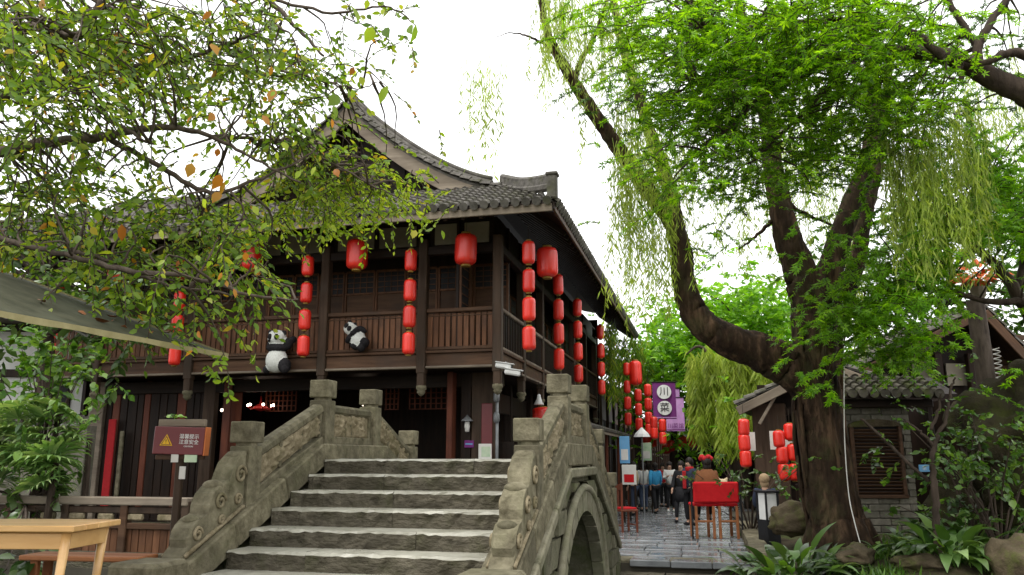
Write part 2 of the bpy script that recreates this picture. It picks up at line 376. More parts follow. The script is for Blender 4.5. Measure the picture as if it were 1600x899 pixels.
mat('brick_grey', [(.12, .11, .09), (.24, .22, .18)], 12, rough=.9, bump=.5, stain=(.09, .09, .06), stain_scale=2, moss=(.09, .1, .04), moss_amt=.3, rv=.22)
mat('rock', [(.045, .034, .02), (.13, .1, .062)], 4, rough=.9, bump=1.0, stain=(.06, .05, .03), stain_scale=1.1, moss=(.08, .1, .02), moss_amt=.75, bdist=.06)
mat('rock_mossy', [(.02, .017, .01), (.055, .046, .024)], 4, rough=.95, bump=1.0, stain=(.03, .028, .015), stain_scale=.8, moss=(.05, .06, .01), moss_amt=.7, bdist=.08)
mat('soil', [(.025, .02, .012), (.075, .06, .036)], 5, rough=.95, bump=1.0, stain=(.05, .06, .02), stain_scale=.9, moss=(.06, .085, .02), moss_amt=.6, rv=0, bdist=.05)
mat('earth', [(.05, .045, .035), (.09, .08, .06)], 1.5, rough=.95, bump=.5, rv=0)
mat('bark_willow', [(.009, .0055, .0035), (.034, .02, .012), (.13, .078, .046)], 7, (1, 1, .2), .9, 1.0, stain=(.035, .024, .014), stain_scale=1.0, moss=(.07, .075, .03), moss_amt=.35, rv=0, bscale=9, bdist=.09)
mat('bark_grey', [(.045, .034, .027), (.12, .095, .075)], 14, (1, 1, .3), .9, .7, rv=.1)
mat('bark_dark', [(.028, .021, .016), (.085, .062, .047)], 9, (1, 1, .3), .9, .9, rv=0, bdist=.04)
mat('lantern_red', [(.74, .022, .012), (.84, .035, .018)], 3, rough=.38, bump=.05, rv=.12, stain=(.62, .014, .01), coat=.25, spec=0.5)
mat('lantern_cap', [(.14, .08, .015), (.38, .24, .05)], 8, rough=.5, bump=.1)
mat('cord', [(.03, .022, .016), (.05, .04, .03)], 8, rough=.8, bump=0)
mat('table_wood', [(.46, .26, .09), (.66, .41, .17)], 6, (.15, 1, 1), .35, .12, stain=(.44, .22, .07), rv=.08, coat=.3, spec=0.5)
mat('bench_wood', [(.2, .075, .03), (.32, .13, .055)], 7, (.15, 1, 1), .45, .2, rv=.1)
mat('parasol_cloth', [(.032, .034, .02), (.07, .07, .044)], 6, rough=.85, bump=.2, stain=(.09, .1, .07), stain_scale=1.6, rv=0)
mat('parasol_hem', [(.24, .21, .1), (.34, .3, .16)], 9, rough=.85, bump=.2, rv=0)
mat('sign_red', [(.13, .013, .017), (.16, .018, .02)], 3, rough=.4, bump=.03, rv=0, spec=0.5)
mat('sign_orange', [(.55, .16, .05), (.62, .2, .07)], 4, rough=.5, bump=.05, rv=0)
mat('sign_yellow', [(.75, .42, .03), (.8, .47, .04)], 4, rough=.5, bump=0, rv=0)
mat('paint_white', [(.68, .68, .66), (.8, .8, .78)], 4, rough=.5, bump=.03, rv=.05)
mat('paper_white', [(.6, .58, .53), (.74, .72, .68)], 3, rough=.8, bump=.03, rv=.05)
mat('paint_black', [(.012, .012, .013), (.022, .022, .024)], 5, rough=.5, bump=.05)
mat('metal_grey', [(.16, .165, .17), (.26, .265, .27)], 6, rough=.45, bump=.05, metal=.4)
mat('paint_red', [(.42, .02, .018), (.5, .03, .025)], 4, rough=.45, bump=.05, stain=(.33, .016, .014), spec=0.5)
mat('cloth_red', [(.42, .008, .012), (.52, .014, .018)], 12, rough=.75, bump=.2)
mat('flag_purple', [(.15, .03, .155), (.2, .045, .2)], 6, rough=.8, bump=.1, rv=0)
mat('flag_lilac', [(.44, .22, .48), (.56, .32, .58)], 5, rough=.8, bump=.1, rv=.1)
mat('ink', [(.02, .015, .02), (.03, .02, .03)], 5, rough=.7, bump=0)
mat('poster_blue', [(.12, .34, .62), (.2, .45, .7)], 2, rough=.5, bump=0)
mat('poster_green', [(.3, .5, .3), (.6, .66, .5)], 4, rough=.5, bump=0)
mat('panda_white', [(.5, .51, .47), (.7, .71, .67)], 25, rough=.95, bump=.5, rv=.05)
mat('panda_black', [(.012, .011, .012), (.03, .028, .03)], 25, rough=.95, bump=.5, spec=0.1)
mat('skin', [(.42, .25, .17), (.5, .31, .22)], 5, rough=.55, bump=.03)
mat('hair_black', [(.012, .01, .01), (.03, .024, .02)], 20, rough=.5, bump=.4)
mat('hair_tan', [(.3, .2, .11), (.46, .33, .2)], 20, rough=.6, bump=.4)
for nm, c in dict(cloth_black=(.018, .018, .02), cloth_blue=(.05, .30, .55), cloth_white=(.62, .62, .6), cloth_navy=(.035, .045, .075), cloth_grey=(.15, .15, .16),
                  cloth_brown=(.17, .068, .028), cloth_crimson=(.45, .025, .03), cloth_denim=(.06, .08, .13), cloth_cream=(.58, .47, .3)).items():
    mat(nm, [tuple(x * .8 for x in c), c], 14, rough=.85, bump=.25, rv=.05)
mat('flower_orange', [(.6, .1, .03), (.72, .2, .06)], 5, rough=.6, bump=.1)
mat('water', [(.02, .028, .018), (.03, .04, .025)], 2, rough=.06, bump=.1, rv=0, spec=0.5)
leaf_mat('leaf_left', [(.06, .125, .012), (.12, .23, .018), (.22, .34, .03), (.36, .42, .06), (.46, .3, .03), (.48, .2, .03)], .55, (1.6, 1.45, .5), pos=[0, .42, .78, .95, .99, 1])
leaf_mat('leaf_left_bright', [(.13, .22, .015), (.24, .36, .025), (.38, .46, .05), (.5, .38, .05)], .55, pos=[0, .5, .94, 1])
leaf_mat('leaf_amber', [(.42, .24, .02), (.4, .14, .02)], .5, (1.3, 1.1, .5))
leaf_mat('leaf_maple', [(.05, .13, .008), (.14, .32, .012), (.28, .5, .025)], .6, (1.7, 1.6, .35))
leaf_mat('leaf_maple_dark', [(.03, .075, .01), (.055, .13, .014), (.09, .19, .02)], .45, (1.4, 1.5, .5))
leaf_mat('leaf_willow', [(.2, .28, .03), (.32, .43, .055), (.46, .54, .1)], .5, (1.4, 1.4, .6))
leaf_mat('leaf_bg', [(.09, .22, .015), (.16, .36, .025), (.26, .48, .04)], .5, (1.5, 1.5, .5))
leaf_mat('leaf_shade', [(.03, .065, .015), (.06, .12, .025), (.13, .2, .06)], .35, (1.2, 1.3, .5), rough=.3)
leaf_mat('leaf_palm', [(.1, .2, .06), (.2, .34, .1), (.36, .46, .2)], .35, (1.3, 1.3, .6), rough=.4)
leaf_mat('leaf_bed', [(.03, .085, .01), (.075, .17, .02), (.17, .29, .05)], .4, rough=.4)
glow_mat('bulb', (1.0, .8, .62), 14.0); glow_mat('bulb_red', (1.0, .08, .03), 3.0)
M = MATS
def gz(Y): return -max(0.0, min(.75, (Y - 16.5) * .024))       # the street falls gently away from the bridge

# ------------------------------------------------------------------ the setting
OB = (-.835, 8.955); OT = (-.30, 17.0)                 # bridge crest and corner post of the teahouse
mb = MB(); mb.add([(-900, -900, -1.3), (900, -900, -1.3), (900, 900, -1.3), (-900, 900, -1.3)], [(0, 1, 2, 3)])
tag(mb.build('ground', M['earth']), kind='structure')
def frame_box(mb, o, x0, x1, y0, y1, z0, z1):
    p = [loc2(o, *q) for q in ((x0, y0, z0), (x1, y0, z0), (x1, y1, z0), (x0, y1, z0), (x0, y0, z1), (x1, y0, z1), (x1, y1, z1), (x0, y1, z1))]
    mb.add(p, [(0, 3, 2, 1), (4, 5, 6, 7), (0, 1, 5, 4), (1, 2, 6, 5), (2, 3, 7, 6), (3, 0, 4, 7)])
mb = MB(); frame_box(mb, OB, -30, 1.6, -30, -1.5, -1.28, .4); frame_box(mb, OB, 1.6, 30, -30, -1.9, -1.28, .1)
tag(mb.build('terrace', M['stone_wall']), kind='structure')
mb = MB()
for x0, x1, ys in ((-60, 0, -5.75), (0, 60, -3.38)):
    yy = [ys] + [y for y in range(-2, 110, 4)]
    row = []
    for y in yy:
        for x in (x0, x1):
            p = loc2(OT, x, y); p.z = gz(p.y) - .05; row.append(p)
    fs = [(2 * i, 2 * i + 1, 2 * i + 3, 2 * i + 2) for i in range(len(yy) - 1)]
    n = len(row); row += [Vector((row[0].x, row[0].y, -1.28)), Vector((row[1].x, row[1].y, -1.28))]; fs.append((0, n, n + 1, 1))
    mb.add(row, fs)
tag(mb.build('bank', M['earth']), kind='structure')
mb = MB(); mb.add([loc2(OB, *q) for q in ((-30, -1.6, -.72), (30, -2, -.72), (30, 5, -.72), (-30, 5, -.72))], [(0, 1, 2, 3)])
tag(mb.build('water', M['water']), kind='structure')

# street: wet stone slabs laid one by one near the bridge, one sheet farther on
street = tag(MB().add([], []).build('street', M['paving_wet'], None), kind='structure'); street.location = (OT[0], OT[1], 0); street.rotation_euler = (0, 0, RZ)
slabs = []
for i, L in enumerate((.62, .74, .54)):
    slabs.append([MB().cbox((0, 0, -.05), (L - .012, .768, .1), .012).mesh('slab', M['paving_wet']) for _ in range(1)][0])
y = -3.1; cnt = 0
while y < 15 and cnt < 292:
    x = -.55 + rnd.uniform(-.3, 0)
    while x < 4.8:
        i = rnd.randrange(3); L = (.62, .74, .54)[i]
        if x + L > 4.75: L2 = 4.84 - x; sc = L2 / L
        else: L2 = L; sc = 1
        if sc > .25 and not (x < 2.6 and y < -1.9):
            p = loc2(OT, x + L2 / 2, y); o = put('slab', slabs[i], street, (x + L2 / 2, y, gz(p.y) + rnd.uniform(-.004, .004)), (-.024 + rnd.uniform(-.004, .004), rnd.uniform(-.004, .004), 0), (sc, 1, 1)); cnt += 1
        x += L2
    y += .78
Y1 = y - .39
mb = MB()
for yy in np.arange(Y1, 60, .55):
    x = -1.0 + rnd.uniform(-.5, 0)
    while x < 5.2:
        L = rnd.choice((.8, 1.0, .7)); p = loc2(OT, x, yy); z = gz(p.y)
        mb.box(x, x + L - .02, yy, yy + .53, z - .08, z + rnd.uniform(-.004, .004)); x += L
tag(mb.build('paving', M['paving_wet'], street), kind='stuff')
mb = MB(); frame_box(mb, OT, -1.2, 4.85, -3.3, -1, -.9, -.055)
tag(mb.build('quay', M['stone_wall']), kind='structure')
quay = thing('quay_steps', 'low stone steps going down from the wet street to the canal beside the bridge', 'steps', loc2(OT, 3.9, -3.36), RZ)
for k in range(4):
    x = -1.6
    for L in (1.25, 1.3):
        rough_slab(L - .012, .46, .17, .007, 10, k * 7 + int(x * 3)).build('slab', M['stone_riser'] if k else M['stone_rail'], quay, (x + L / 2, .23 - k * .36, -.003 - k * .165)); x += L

# ------------------------------------------------------------------ the stone bridge (local x across, y along)
bridge = thing('stone_bridge', 'grey carved stone arch bridge with steps up from the front', 'bridge', (OB[0], OB[1], 0), RZ)
DECK = 1.53; RISE, TREAD = .154, .356; SL = RISE / TREAD; HW = 1.18
SC, ZC, R1_, R2_ = .68, -.76, 1.74, 1.95
def nose(s): return DECK + (s + .25) * SL if s < -.25 else DECK if s < 1.61 else DECK - (s - 1.61) * SL
def kerb(s): return nose(s) + .17
# body: both faces, soffit and top
mb = MB(); ss = sorted(set([-3.1, -.25, 1.61, 5.2] + list(np.linspace(SC - R1_, SC + R1_, 29)) + list(np.linspace(-3.1, 5.2, 18))))
for i in range(len(ss) - 1):
    a, b = ss[i], ss[i + 1]; q = []
    for s in (a, b):
        lo = -1.25
        d = R1_ ** 2 - (s - SC) ** 2
        if d > -1e-9 and (a + b) / 2 > SC - R1_ and (a + b) / 2 < SC + R1_: lo = ZC + math.sqrt(max(d, 0))
        q.append((s, lo, max(lo + .02, nose(s) - .2)))
    (s0, l0, h0), (s1, l1, h1) = q
    for x in (-1.43, 1.43): mb.add([(x, s0, l0), (x, s1, l1), (x, s1, h1), (x, s0, h0)], [(0, 1, 2, 3)])
    mb.add([(-1.43, s0, h0), (1.43, s0, h0), (1.43, s1, h1), (-1.43, s1, h1)], [(0, 1, 2, 3)])
    mb.add([(-1.43, s0, l0), (1.43, s0, l0), (1.43, s1, l1), (-1.43, s1, l1)], [(0, 1, 2, 3)])
mb.build('arch_body', M['stone_wall'], bridge)
# steps: each of stone slabs, the riser face is rougher than the worn tread
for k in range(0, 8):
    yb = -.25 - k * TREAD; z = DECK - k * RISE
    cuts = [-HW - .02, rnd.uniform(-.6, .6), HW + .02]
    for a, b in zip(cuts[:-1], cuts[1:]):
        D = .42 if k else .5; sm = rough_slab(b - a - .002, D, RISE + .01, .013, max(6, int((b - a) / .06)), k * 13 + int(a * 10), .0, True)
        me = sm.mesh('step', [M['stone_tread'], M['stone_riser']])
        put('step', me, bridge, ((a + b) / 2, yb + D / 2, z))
for i in range(3):     # deck slabs
    MB().cbox((0, 0, -.06), (2 * HW - .02, .46, .12), .012).build('deck_slab', M['stone_tread'], bridge, (0, .5 + i * .47, DECK + .0005 * i))
for k in range(1, 10):  # the far flight
    MB().cbox((0, 0, -.08), (2 * HW, .42, .16), .01).build('step', M['stone_tread'], bridge, (0, 1.61 + k * TREAD, DECK - k * RISE))
# kerbs: sloping coping stones on both edges
def slope_piece(name, s0, s1, zf, w, h, m, x, up=0.0, ch=.015):
    a = Vector((x, s0, zf(s0) + up)); b = Vector((x, s1, zf(s1) + up)); d = b - a; L = d.length; ang = math.atan2(d.z, d.y)
    Rm = Matrix.Rotation(ang, 3, 'X'); c = (a + b) / 2 - Rm @ Vector((0, 0, h / 2))
    return MB().cbox((0, 0, 0), (w, L - .008, h), ch).build(name, m, bridge, c, (ang, 0, 0))
for sx in (-1, 1):
    cuts = [-2.62, -1.9, -1.05, -.25, .7, 1.61, 2.5, 3.4, 4.3]
    for a, b in zip(cuts[:-1], cuts[1:]):
        slope_piece('kerb_stone', a, b, kerb, .3, .24, M['stone_rail'], sx * 1.36)
        slope_piece('string_course', a, b, nose, .1, .1, M['stone_arch'], sx * 1.5, -.09)
    MB().cbox((0, 0, 0), (.44, .42, .42), .03).build('end_block', M['stone_rail'], bridge, (sx * 1.38, -2.8, .55))
    # posts
    for s, hp in ((-1.53, .68), (0, .66), (1.36, .66), (2.78, .68), (4.2, .68)):
        z0 = nose(s) + .0; p = MB(); p.cbox((0, 0, hp / 2 - .05), (.22, .22, hp + .1), .01)
        po = p.build('post', M['stone_rail'], bridge, (sx * 1.38, s, z0))
        MB().lathe([(.1, 0), (.098, .02), (.1, .045)], 12).build('neck', M['stone_rail'], po, (0, 0, hp - .005))
        MB().cbox((0, 0, .1), (.232, .232, .2), .01).build('cap', M['stone_rail'], po, (0, 0, hp + .03))
    # carved panels between the posts
    for s0, s1 in ((-1.53, 0), (0, 1.36), (1.36, 2.78), (2.78, 4.2)):
        a, b = s0 + .11, s1 - .11; r = random.Random(int(s0 * 10) + sx)
        slope_piece('handrail', a, b, nose if s0 else (lambda s: DECK), .15, .11, M['stone_rail'], sx * 1.38, .62, .03)
        slope_piece('rail_foot', a, b, nose if s0 else (lambda s: DECK), .17, .09, M['stone_rail'], sx * 1.38, .255, .01)
        nz, nx = 22, 40; H = np.zeros((nz + 1, nx + 1)); uu, vv = np.meshgrid(np.linspace(0, b - a, nx + 1), np.linspace(0, .28, nz + 1))
        for _ in range(9):      # figures and scrolls in relief
            cx, cz, rr = r.uniform(.1, b - a - .1), r.uniform(.06, .23), r.uniform(.025, .075)
            d = np.sqrt((uu - cx) ** 2 + ((vv - cz) * .8) ** 2); H = np.maximum(H, np.exp(-((d - rr) / .016) ** 2)); H = np.maximum(H, .9 * np.exp(-(d / (rr * .5)) ** 2))
        for _ in range(12):
            cx, w_, ph = r.uniform(.06, b - a - .06), r.uniform(.008, .018), r.uniform(0, 6)
            H = np.maximum(H, .8 * np.exp(-((uu - cx - .02 * np.sin(vv * 22 + ph)) / w_) ** 2))
        H = H * .055 * np.clip(np.minimum(np.minimum(uu, b - a - uu), np.minimum(vv, .28 - vv)) / .02, 0, 1)
        pm = MB()
        for side in (-1, 1):
            vs = [(side * (.036 + H[j, i]), a + uu[j, i], (nose(a + uu[j, i]) if s0 else DECK) + .245 + vv[j, i]) for j in range(nz + 1) for i in range(nx + 1)]
            pm.add(vs, [(j * (nx + 1) + i, j * (nx + 1) + i + 1, (j + 1) * (nx + 1) + i + 1, (j + 1) * (nx + 1) + i) for j in range(nz) for i in range(nx)])
        pn = pm.build('carved_panel', M['stone_carved'], bridge, (sx * 1.38, 0, 0), smooth=True)
        nst = 3 if s0 else 2
        for i in range(nst + 1):
            s = a + .03 + (b - a - .06) * i / nst; MB().cbox((0, 0, .14), (.12, .05, .3), .008).build('panel_frame', M['stone_rail'], pn, (0, s, (nose(s) if s0 else DECK) + .245))
    # scroll stone at the foot of the balustrade (the drum stone): stepped curls along the slope
    P2 = []
    for (s, h) in ((-1.64, .0), (-1.64, .50), (-1.72, .52), (-1.80, .50), (-1.86, .43), (-1.90, .36), (-1.97, .37), (-2.06, .385), (-2.15, .36), (-2.20, .29), (-2.205, .22), (-2.25, .215),
                   (-2.33, .235), (-2.42, .215), (-2.47, .15), (-2.45, .08), (-2.49, .06), (-2.55, .04), (-2.56, .0)):
        P2.append((s, kerb(s) - .01 + h * 1.05))
    bmx = MB(); cz = sum(p[1] for p in P2) / len(P2); cs = sum(p[0] for p in P2) / len(P2)
    n = len(P2); rings = []
    for (x, k) in ((-.095, .9), (-.075, 1.0), (.075, 1.0), (.095, .9)):
        rings.append([(x, cs + (p[0] - cs) * k, cz + (p[1] - cz) * k) for p in P2])
    vs = [q for rg in rings for q in rg]; fs = [tuple(range(n)), tuple(range(3 * n, 4 * n))[::-1]]
    for j in range(3):
        for i in range(n): fs.append((j * n + i, j * n + (i + 1) % n, (j + 1) * n + (i + 1) % n, (j + 1) * n + i))
    bmx.add(vs, fs); sc_ = bmx.build('scroll_stone', M['stone_rail'], bridge, (sx * 1.38, 0, 0))
    for side in (-1, 1):
        cm = MB()
        for (s, h, r0) in ((-1.76, .35, .085), (-2.05, .25, .075), (-2.35, .13, .06), (-1.78, .14, .05), (-2.02, .08, .04)):
            pts = [(side * .105, s + r0 * (1 - t * .75) * math.cos(t * 9), kerb(s) + h + r0 * (1 - t * .75) * math.sin(t * 9)) for t in np.linspace(0, 1, 22)]
            cm.tube(pts, .016, 5)
        cm.tube([(side * .1, s, kerb(s) + .03) for s in (-1.68, -2.1, -2.5)], .02, 5)
        cm.build('curl', M['stone_carved'], sc_, smooth=True)
    for s, h, r0 in ((-1.72, .5, .06), (-2.03, .375, .065), (-2.31, .225, .055)):
        MB().sphere((0, 0, 0), r0, 10, 7, (1.55, 1.1, .8)).build('curl', M['stone_rail'], sc_, (0, s, kerb(s) + h * 1.0), smooth=True)
# masonry of the faces: voussoirs, hood mould and coursed blocks
nv = 15
for sx in (-1, 1):
    X0, X1 = sx * 1.4, sx * 1.53
    for i in range(nv):
        t0, t1 = math.pi * i / nv + .006, math.pi * (i + 1) / nv - .006
        poly = [(SC + r * math.cos(t), ZC + r * math.sin(t)) for r, t in ((R1_ - .02, t0), (R1_ - .02, (t0 + t1) / 2), (R1_ - .02, t1), (R2_, t1), (R2_, (t0 + t1) / 2), (R2_, t0))]
        MB().prism(poly, lambda a, b: (X0, a, b), lambda a, b: (X1 + sx * .01, a, b), .04).build('voussoir', M['stone_arch'], bridge)
    ho = MB()
    t = np.linspace(0, math.pi, 40); ho.tube([(X1, SC + (R2_ + .03) * math.cos(q), ZC + (R2_ + .03) * math.sin(q)) for q in t], .045, 6); ho.build('hood_mould', M['stone_arch'], bridge, smooth=True)
    def clip(poly, nx_, nz_, d):     # keep nx*x + nz*z <= d
        o = []
        for i in range(len(poly)):
            p, q = poly[i], poly[(i + 1) % len(poly)]; a = nx_ * p[0] + nz_ * p[1] - d; b = nx_ * q[0] + nz_ * q[1] - d
            if a <= 0: o.append(p)
            if (a < 0 < b) or (b < 0 < a): k = a / (a - b); o.append((p[0] + (q[0] - p[0]) * k, p[1] + (q[1] - p[1]) * k))
        return o
    z = -.95; rr = random.Random(3 + sx)
    while z < 1.7:
        h = rr.uniform(.2, .3); s = -3.0 + rr.uniform(-.3, 0)
        while s < 5.1:
            L = rr.uniform(.3, .62); g = .008
            poly = [(s + g, z + g), (s + L - g, z + g), (s + L - g, z + h - g), (s + g, z + h - g)]
            cx, cz = s + L / 2, z + h / 2; dd = math.hypot(cx - SC, cz - ZC); RO = R2_ + .085
            if cz > ZC - .2 and dd < RO + .4:
                nx_, nz_ = (SC - cx) / dd, (ZC - cz) / dd; poly = clip(poly, nx_, nz_, nx_ * SC + nz_ * ZC - RO) if dd > 1e-6 else []
            elif dd < RO: poly = []
            if cz < ZC and abs(cx - SC) < RO + .1: poly = clip(poly, -1 if cx > SC else 1, 0, -(SC + RO) if cx > SC else SC - RO)
            for (a0, b0, c0) in ((-SL, 1, DECK - .235 + .25 * SL), (0, 1, DECK - .235), (SL, 1, DECK - .235 + 1.61 * SL)):
                if poly: poly = clip(poly, a0, b0, c0)
            if len(poly) > 2:
                ar = abs(sum(poly[i][0] * poly[(i + 1) % len(poly)][1] - poly[(i + 1) % len(poly)][0] * poly[i][1] for i in range(len(poly)))) / 2
                if ar > .012:
                    pr = rr.uniform(-.02, .025)
                    MB().prism(poly, lambda a, b: (X0, a, b), lambda a, b: (sx * 1.5 + sx * pr, a, b), .05).build('stone_block', M['stone_wall'], bridge)
            s += L
        z += h

# ------------------------------------------------------------------ roofs made of barrel tiles
def tile_col(mb, pts, side, r=.085, seg=.3, lift=.02):
    """half-round cover tiles overlapping down a slope; pts from eave to top"""
    pts = [Vector(p) for p in pts]; L = [0]
    for a, b in zip(pts[:-1], pts[1:]): L.append(L[-1] + (b - a).length)
    def P(d):
        for i in range(len(L) - 1):
            if d <= L[i + 1] or i == len(L) - 2: return pts[i] + (pts[i + 1] - pts[i]) * ((d - L[i]) / max(1e-6, L[i + 1] - L[i]))
    side = Vector(side).normalized(); d = 0
    while d < L[-1] - .02:
        a, b = P(d), P(min(L[-1], d + seg)); ax = (b - a).normalized(); up = side.cross(ax)
        if up.z < 0: up = -up
        vs = []; dz = rnd.uniform(-.006, .006)
        for (c, rr, lf) in ((a, r, lift + .02), (b, r * .82, lift - .005)):
            for k in range(5):
                th = math.pi * k / 4; vs.append(c + side * math.cos(th) * rr + up * (math.sin(th) * rr + lf + dz))
        vs.append(a + up * lift)
        mb.add(vs, [(k, k + 1, k + 6, k + 5) for k in range(4)] + [(10, k + 1, k) for k in range(4)])
        d += seg

# ------------------------------------------------------------------ the teahouse (local x along the front, negative to the left; y along the street)
tea = thing('teahouse', 'two-storey dark timber teahouse with tiled roof, balcony and red lanterns', 'building', (OT[0], OT[1], 0), RZ)
W, D_ = 11.54, 16.5
ZF0, ZF1 = 3.44, 3.80
def part(name, m, mb, par=None, loc=(0, 0, 0), rot=(0, 0, 0), smooth=False): return mb.build(name, m, par or tea, loc, rot, smooth)
part('plinth', M['stone_wall'], MB().box(-W - .3, -.5, .9, D_, -1.2, .02))
part('floor_slab', M['wood_dark'], MB().box(-W + .02, -.14, .14, D_, ZF0 + .06, ZF1 - .04))
part('ceiling', M['wood_dark'], MB().box(-W + .02, -.1, 1.1, D_, 6.75, 6.8))
POST = [0, -1.707, -4.07, -7.46, -10.0, -W]
# front posts with carved drops below the floor
def balcony_post(x, y):
    p = part('post', M['wood_post'], MB().cbox((0, 0, 4.83), (.2, .2, 3.0), .015), None, (x, y, 0))
    MB().cbox((0, 0, 0), (.17, .17, .3), .02).build('post_foot', M['wood_post'], p, (0, 0, 3.2))
    MB().lathe([(.06, .12), (.115, .09), (.12, .03), (.08, -.01), (.1, -.04), (.06, -.1), (.01, -.13)], 10).build('carved_drop', M['stone_rail'], p, (0, 0, 2.97), smooth=True)
for x in POST: balcony_post(x, -.02)
SPOST = [2.3, 4.6, 7.2, 9.9, 12.6, 15.3]
for y in SPOST: balcony_post(-.02, y)
# floor beams and railing, front
slat_me = MB().cbox((0, 0, 0), (.112, .03, .74), .006).mesh('slat', M['wood_slat'])
slat_me2 = MB().cbox((0, 0, 0), (.096, .03, .74), .006).mesh('slat', M['wood_slat'])
for a, b in zip(POST[1:], POST[:-1]):
    x0, x1 = a + .1, b - .1; xm = (x0 + x1) / 2; L = x1 - x0
    part('floor_beam', M['wood_beam'], MB().cbox((xm, .02, 3.62), (L, .12, .28), .012))
    part('beam_moulding', M['wood_weathered'], MB().cbox((xm, -.01, 3.46), (L, .16, .05), .01))
    part('beam_moulding', M['wood_beam'], MB().cbox((xm, -.01, 3.79), (L, .17, .06), .01))
    rl = part('railing', M['wood_beam'], MB().cbox((xm, -.02, 4.70), (L, .12, .09), .015).cbox((xm, 0, 3.87), (L, .1, .07), .01).cbox((xm, 0, 4.585), (L, .05, .03), .006))
    n = int(L / .128)
    for i in range(n): put('slat', rnd.choice((slat_me, slat_me, slat_me2)), rl, (x0 + (i + .5) * L / n, rnd.uniform(-.004, .004), 4.26), (0, rnd.uniform(-.006, .006), 0))
    # eave beam, frieze and cream boards
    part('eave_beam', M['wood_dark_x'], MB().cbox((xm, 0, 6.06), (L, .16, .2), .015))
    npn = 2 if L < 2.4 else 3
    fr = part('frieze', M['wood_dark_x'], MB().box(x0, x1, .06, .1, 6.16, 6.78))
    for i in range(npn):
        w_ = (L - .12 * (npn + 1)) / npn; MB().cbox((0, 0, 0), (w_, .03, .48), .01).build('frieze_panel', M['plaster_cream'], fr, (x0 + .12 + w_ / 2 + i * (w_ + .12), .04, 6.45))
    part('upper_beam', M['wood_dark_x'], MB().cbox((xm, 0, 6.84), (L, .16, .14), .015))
# veranda wall behind, with dark windows
for a, b in zip(POST[1:], POST[:-1]):
    x0, x1 = a, b; L = x1 - x0; xm = (x0 + x1) / 2
    part('wall_panel', M['wood_dark'], MB().box(x0 + .005, x1 - .005, 1.0, 1.06, 3.76, 6.78))
    nw = max(2, round(L / .75))
    for i in range(nw):
        cx = x0 + (i + .5) * L / nw; ww = L / nw - .06
        wd = part('window', M['wood_slat'], MB().cbox((0, -.02, 2.02), (ww, .05, .06), .006).cbox((0, -.02, .02), (ww, .05, .06), .006).cbox((-ww / 2, -.02, 1.02), (.05, .05, 2.0), .006)
                  .cbox((ww / 2, -.02, 1.02), (.05, .05, 2.0), .006).cbox((0, -.02, 1.48), (ww - .05, .045, .05), .006), None, (cx, .985, 3.9))
        MB().box(-ww / 2 + .03, ww / 2 - .03, -.012, .012, .05, 1.46).build('window_board', M['wood_beam'], wd)
        MB().box(-ww / 2 + .03, ww / 2 - .03, -.006, .006, 1.5, 2.0).build('pane', M['paint_black'], wd)
        lt = MB()
        for j in range(1, 4): lt.box(-ww / 2 + .03, ww / 2 - .03, -.03, -.012, 1.5 + j * .13 - .008, 1.5 + j * .13 + .008)
        for j in range(1, 4): lt.box(-ww / 2 + .03 + (ww - .06) * j / 4 - .007, -ww / 2 + .03 + (ww - .06) * j / 4 + .007, -.026, -.014, 1.5, 2.0)
        lt.build('lattice', M['wood_slat'], wd)
# street side: railing with open balusters, then closed wall with windows
bal_me = MB().cbox((0, 0, 0), (.045, .045, .78), .006).mesh('baluster', M['wood_dark'])
ys = [0] + SPOST
for i, (a, b) in enumerate(zip(ys[:-1], ys[1:])):
    y0, y1 = a + .1, b - .1; ym = (y0 + y1) / 2; L = y1 - y0
    part('floor_beam', M['wood_beam'], MB().cbox((-.02, ym, 3.62), (.12, L, .28), .012))
    part('beam_moulding', M['wood_weathered'], MB().cbox((.01, ym, 3.46), (.16, L, .05), .01))
    part('beam_moulding', M['wood_beam'], MB().cbox((.01, ym, 3.79), (.17, L, .06), .01))
    part('eave_beam', M['wood_dark'], MB().cbox((0, ym, 6.06), (.16, L, .2), .015))
    part('frieze', M['wood_dark'], MB().box(-.1, -.06, y0, y1, 6.16, 6.8))
    rl = part('railing', M['wood_weathered'] if i < 3 else M['wood_beam'], MB().cbox((.02, ym, 4.70), (.12, L, .08), .015).cbox((0, ym, 3.87), (.09, L, .06), .01))
    n = int(L / .15)
    for j in range(n): put('baluster', bal_me, rl, (0, y0 + (j + .5) * L / n, 4.28))
    part('wall_panel', M['wood_dark'], MB().box(-.96, -.9, a, b - .005, 3.76, 6.78))
    for j in range(3):
        cy = a + (j + .5) * (b - a) / 3; hw = (b - a) / 6 - .04
        wd = part('window', M['wood_slat'], MB().cbox((.02, 0, 2.02), (.05, 2 * hw, .06), .006).cbox((.02, 0, .02), (.05, 2 * hw, .06), .006).cbox((.02, -hw, 1.02), (.05, .05, 2.0), .006)
                  .cbox((.02, hw, 1.02), (.05, .05, 2.0), .006).cbox((.02, 0, .78), (.045, 2 * hw, .05), .006), None, (-.885, cy, 3.9))
        MB().box(-.008, .004, -hw + .03, hw - .03, .8, 2.0).build('pane', M['paint_black'], wd)
        lt = MB()
        for q in range(1, 6): lt.box(.014, .03, -hw + .03, hw - .03, .8 + q * .2 - .008, .8 + q * .2 + .008)
        lt.build('lattice', M['wood_slat'], wd)
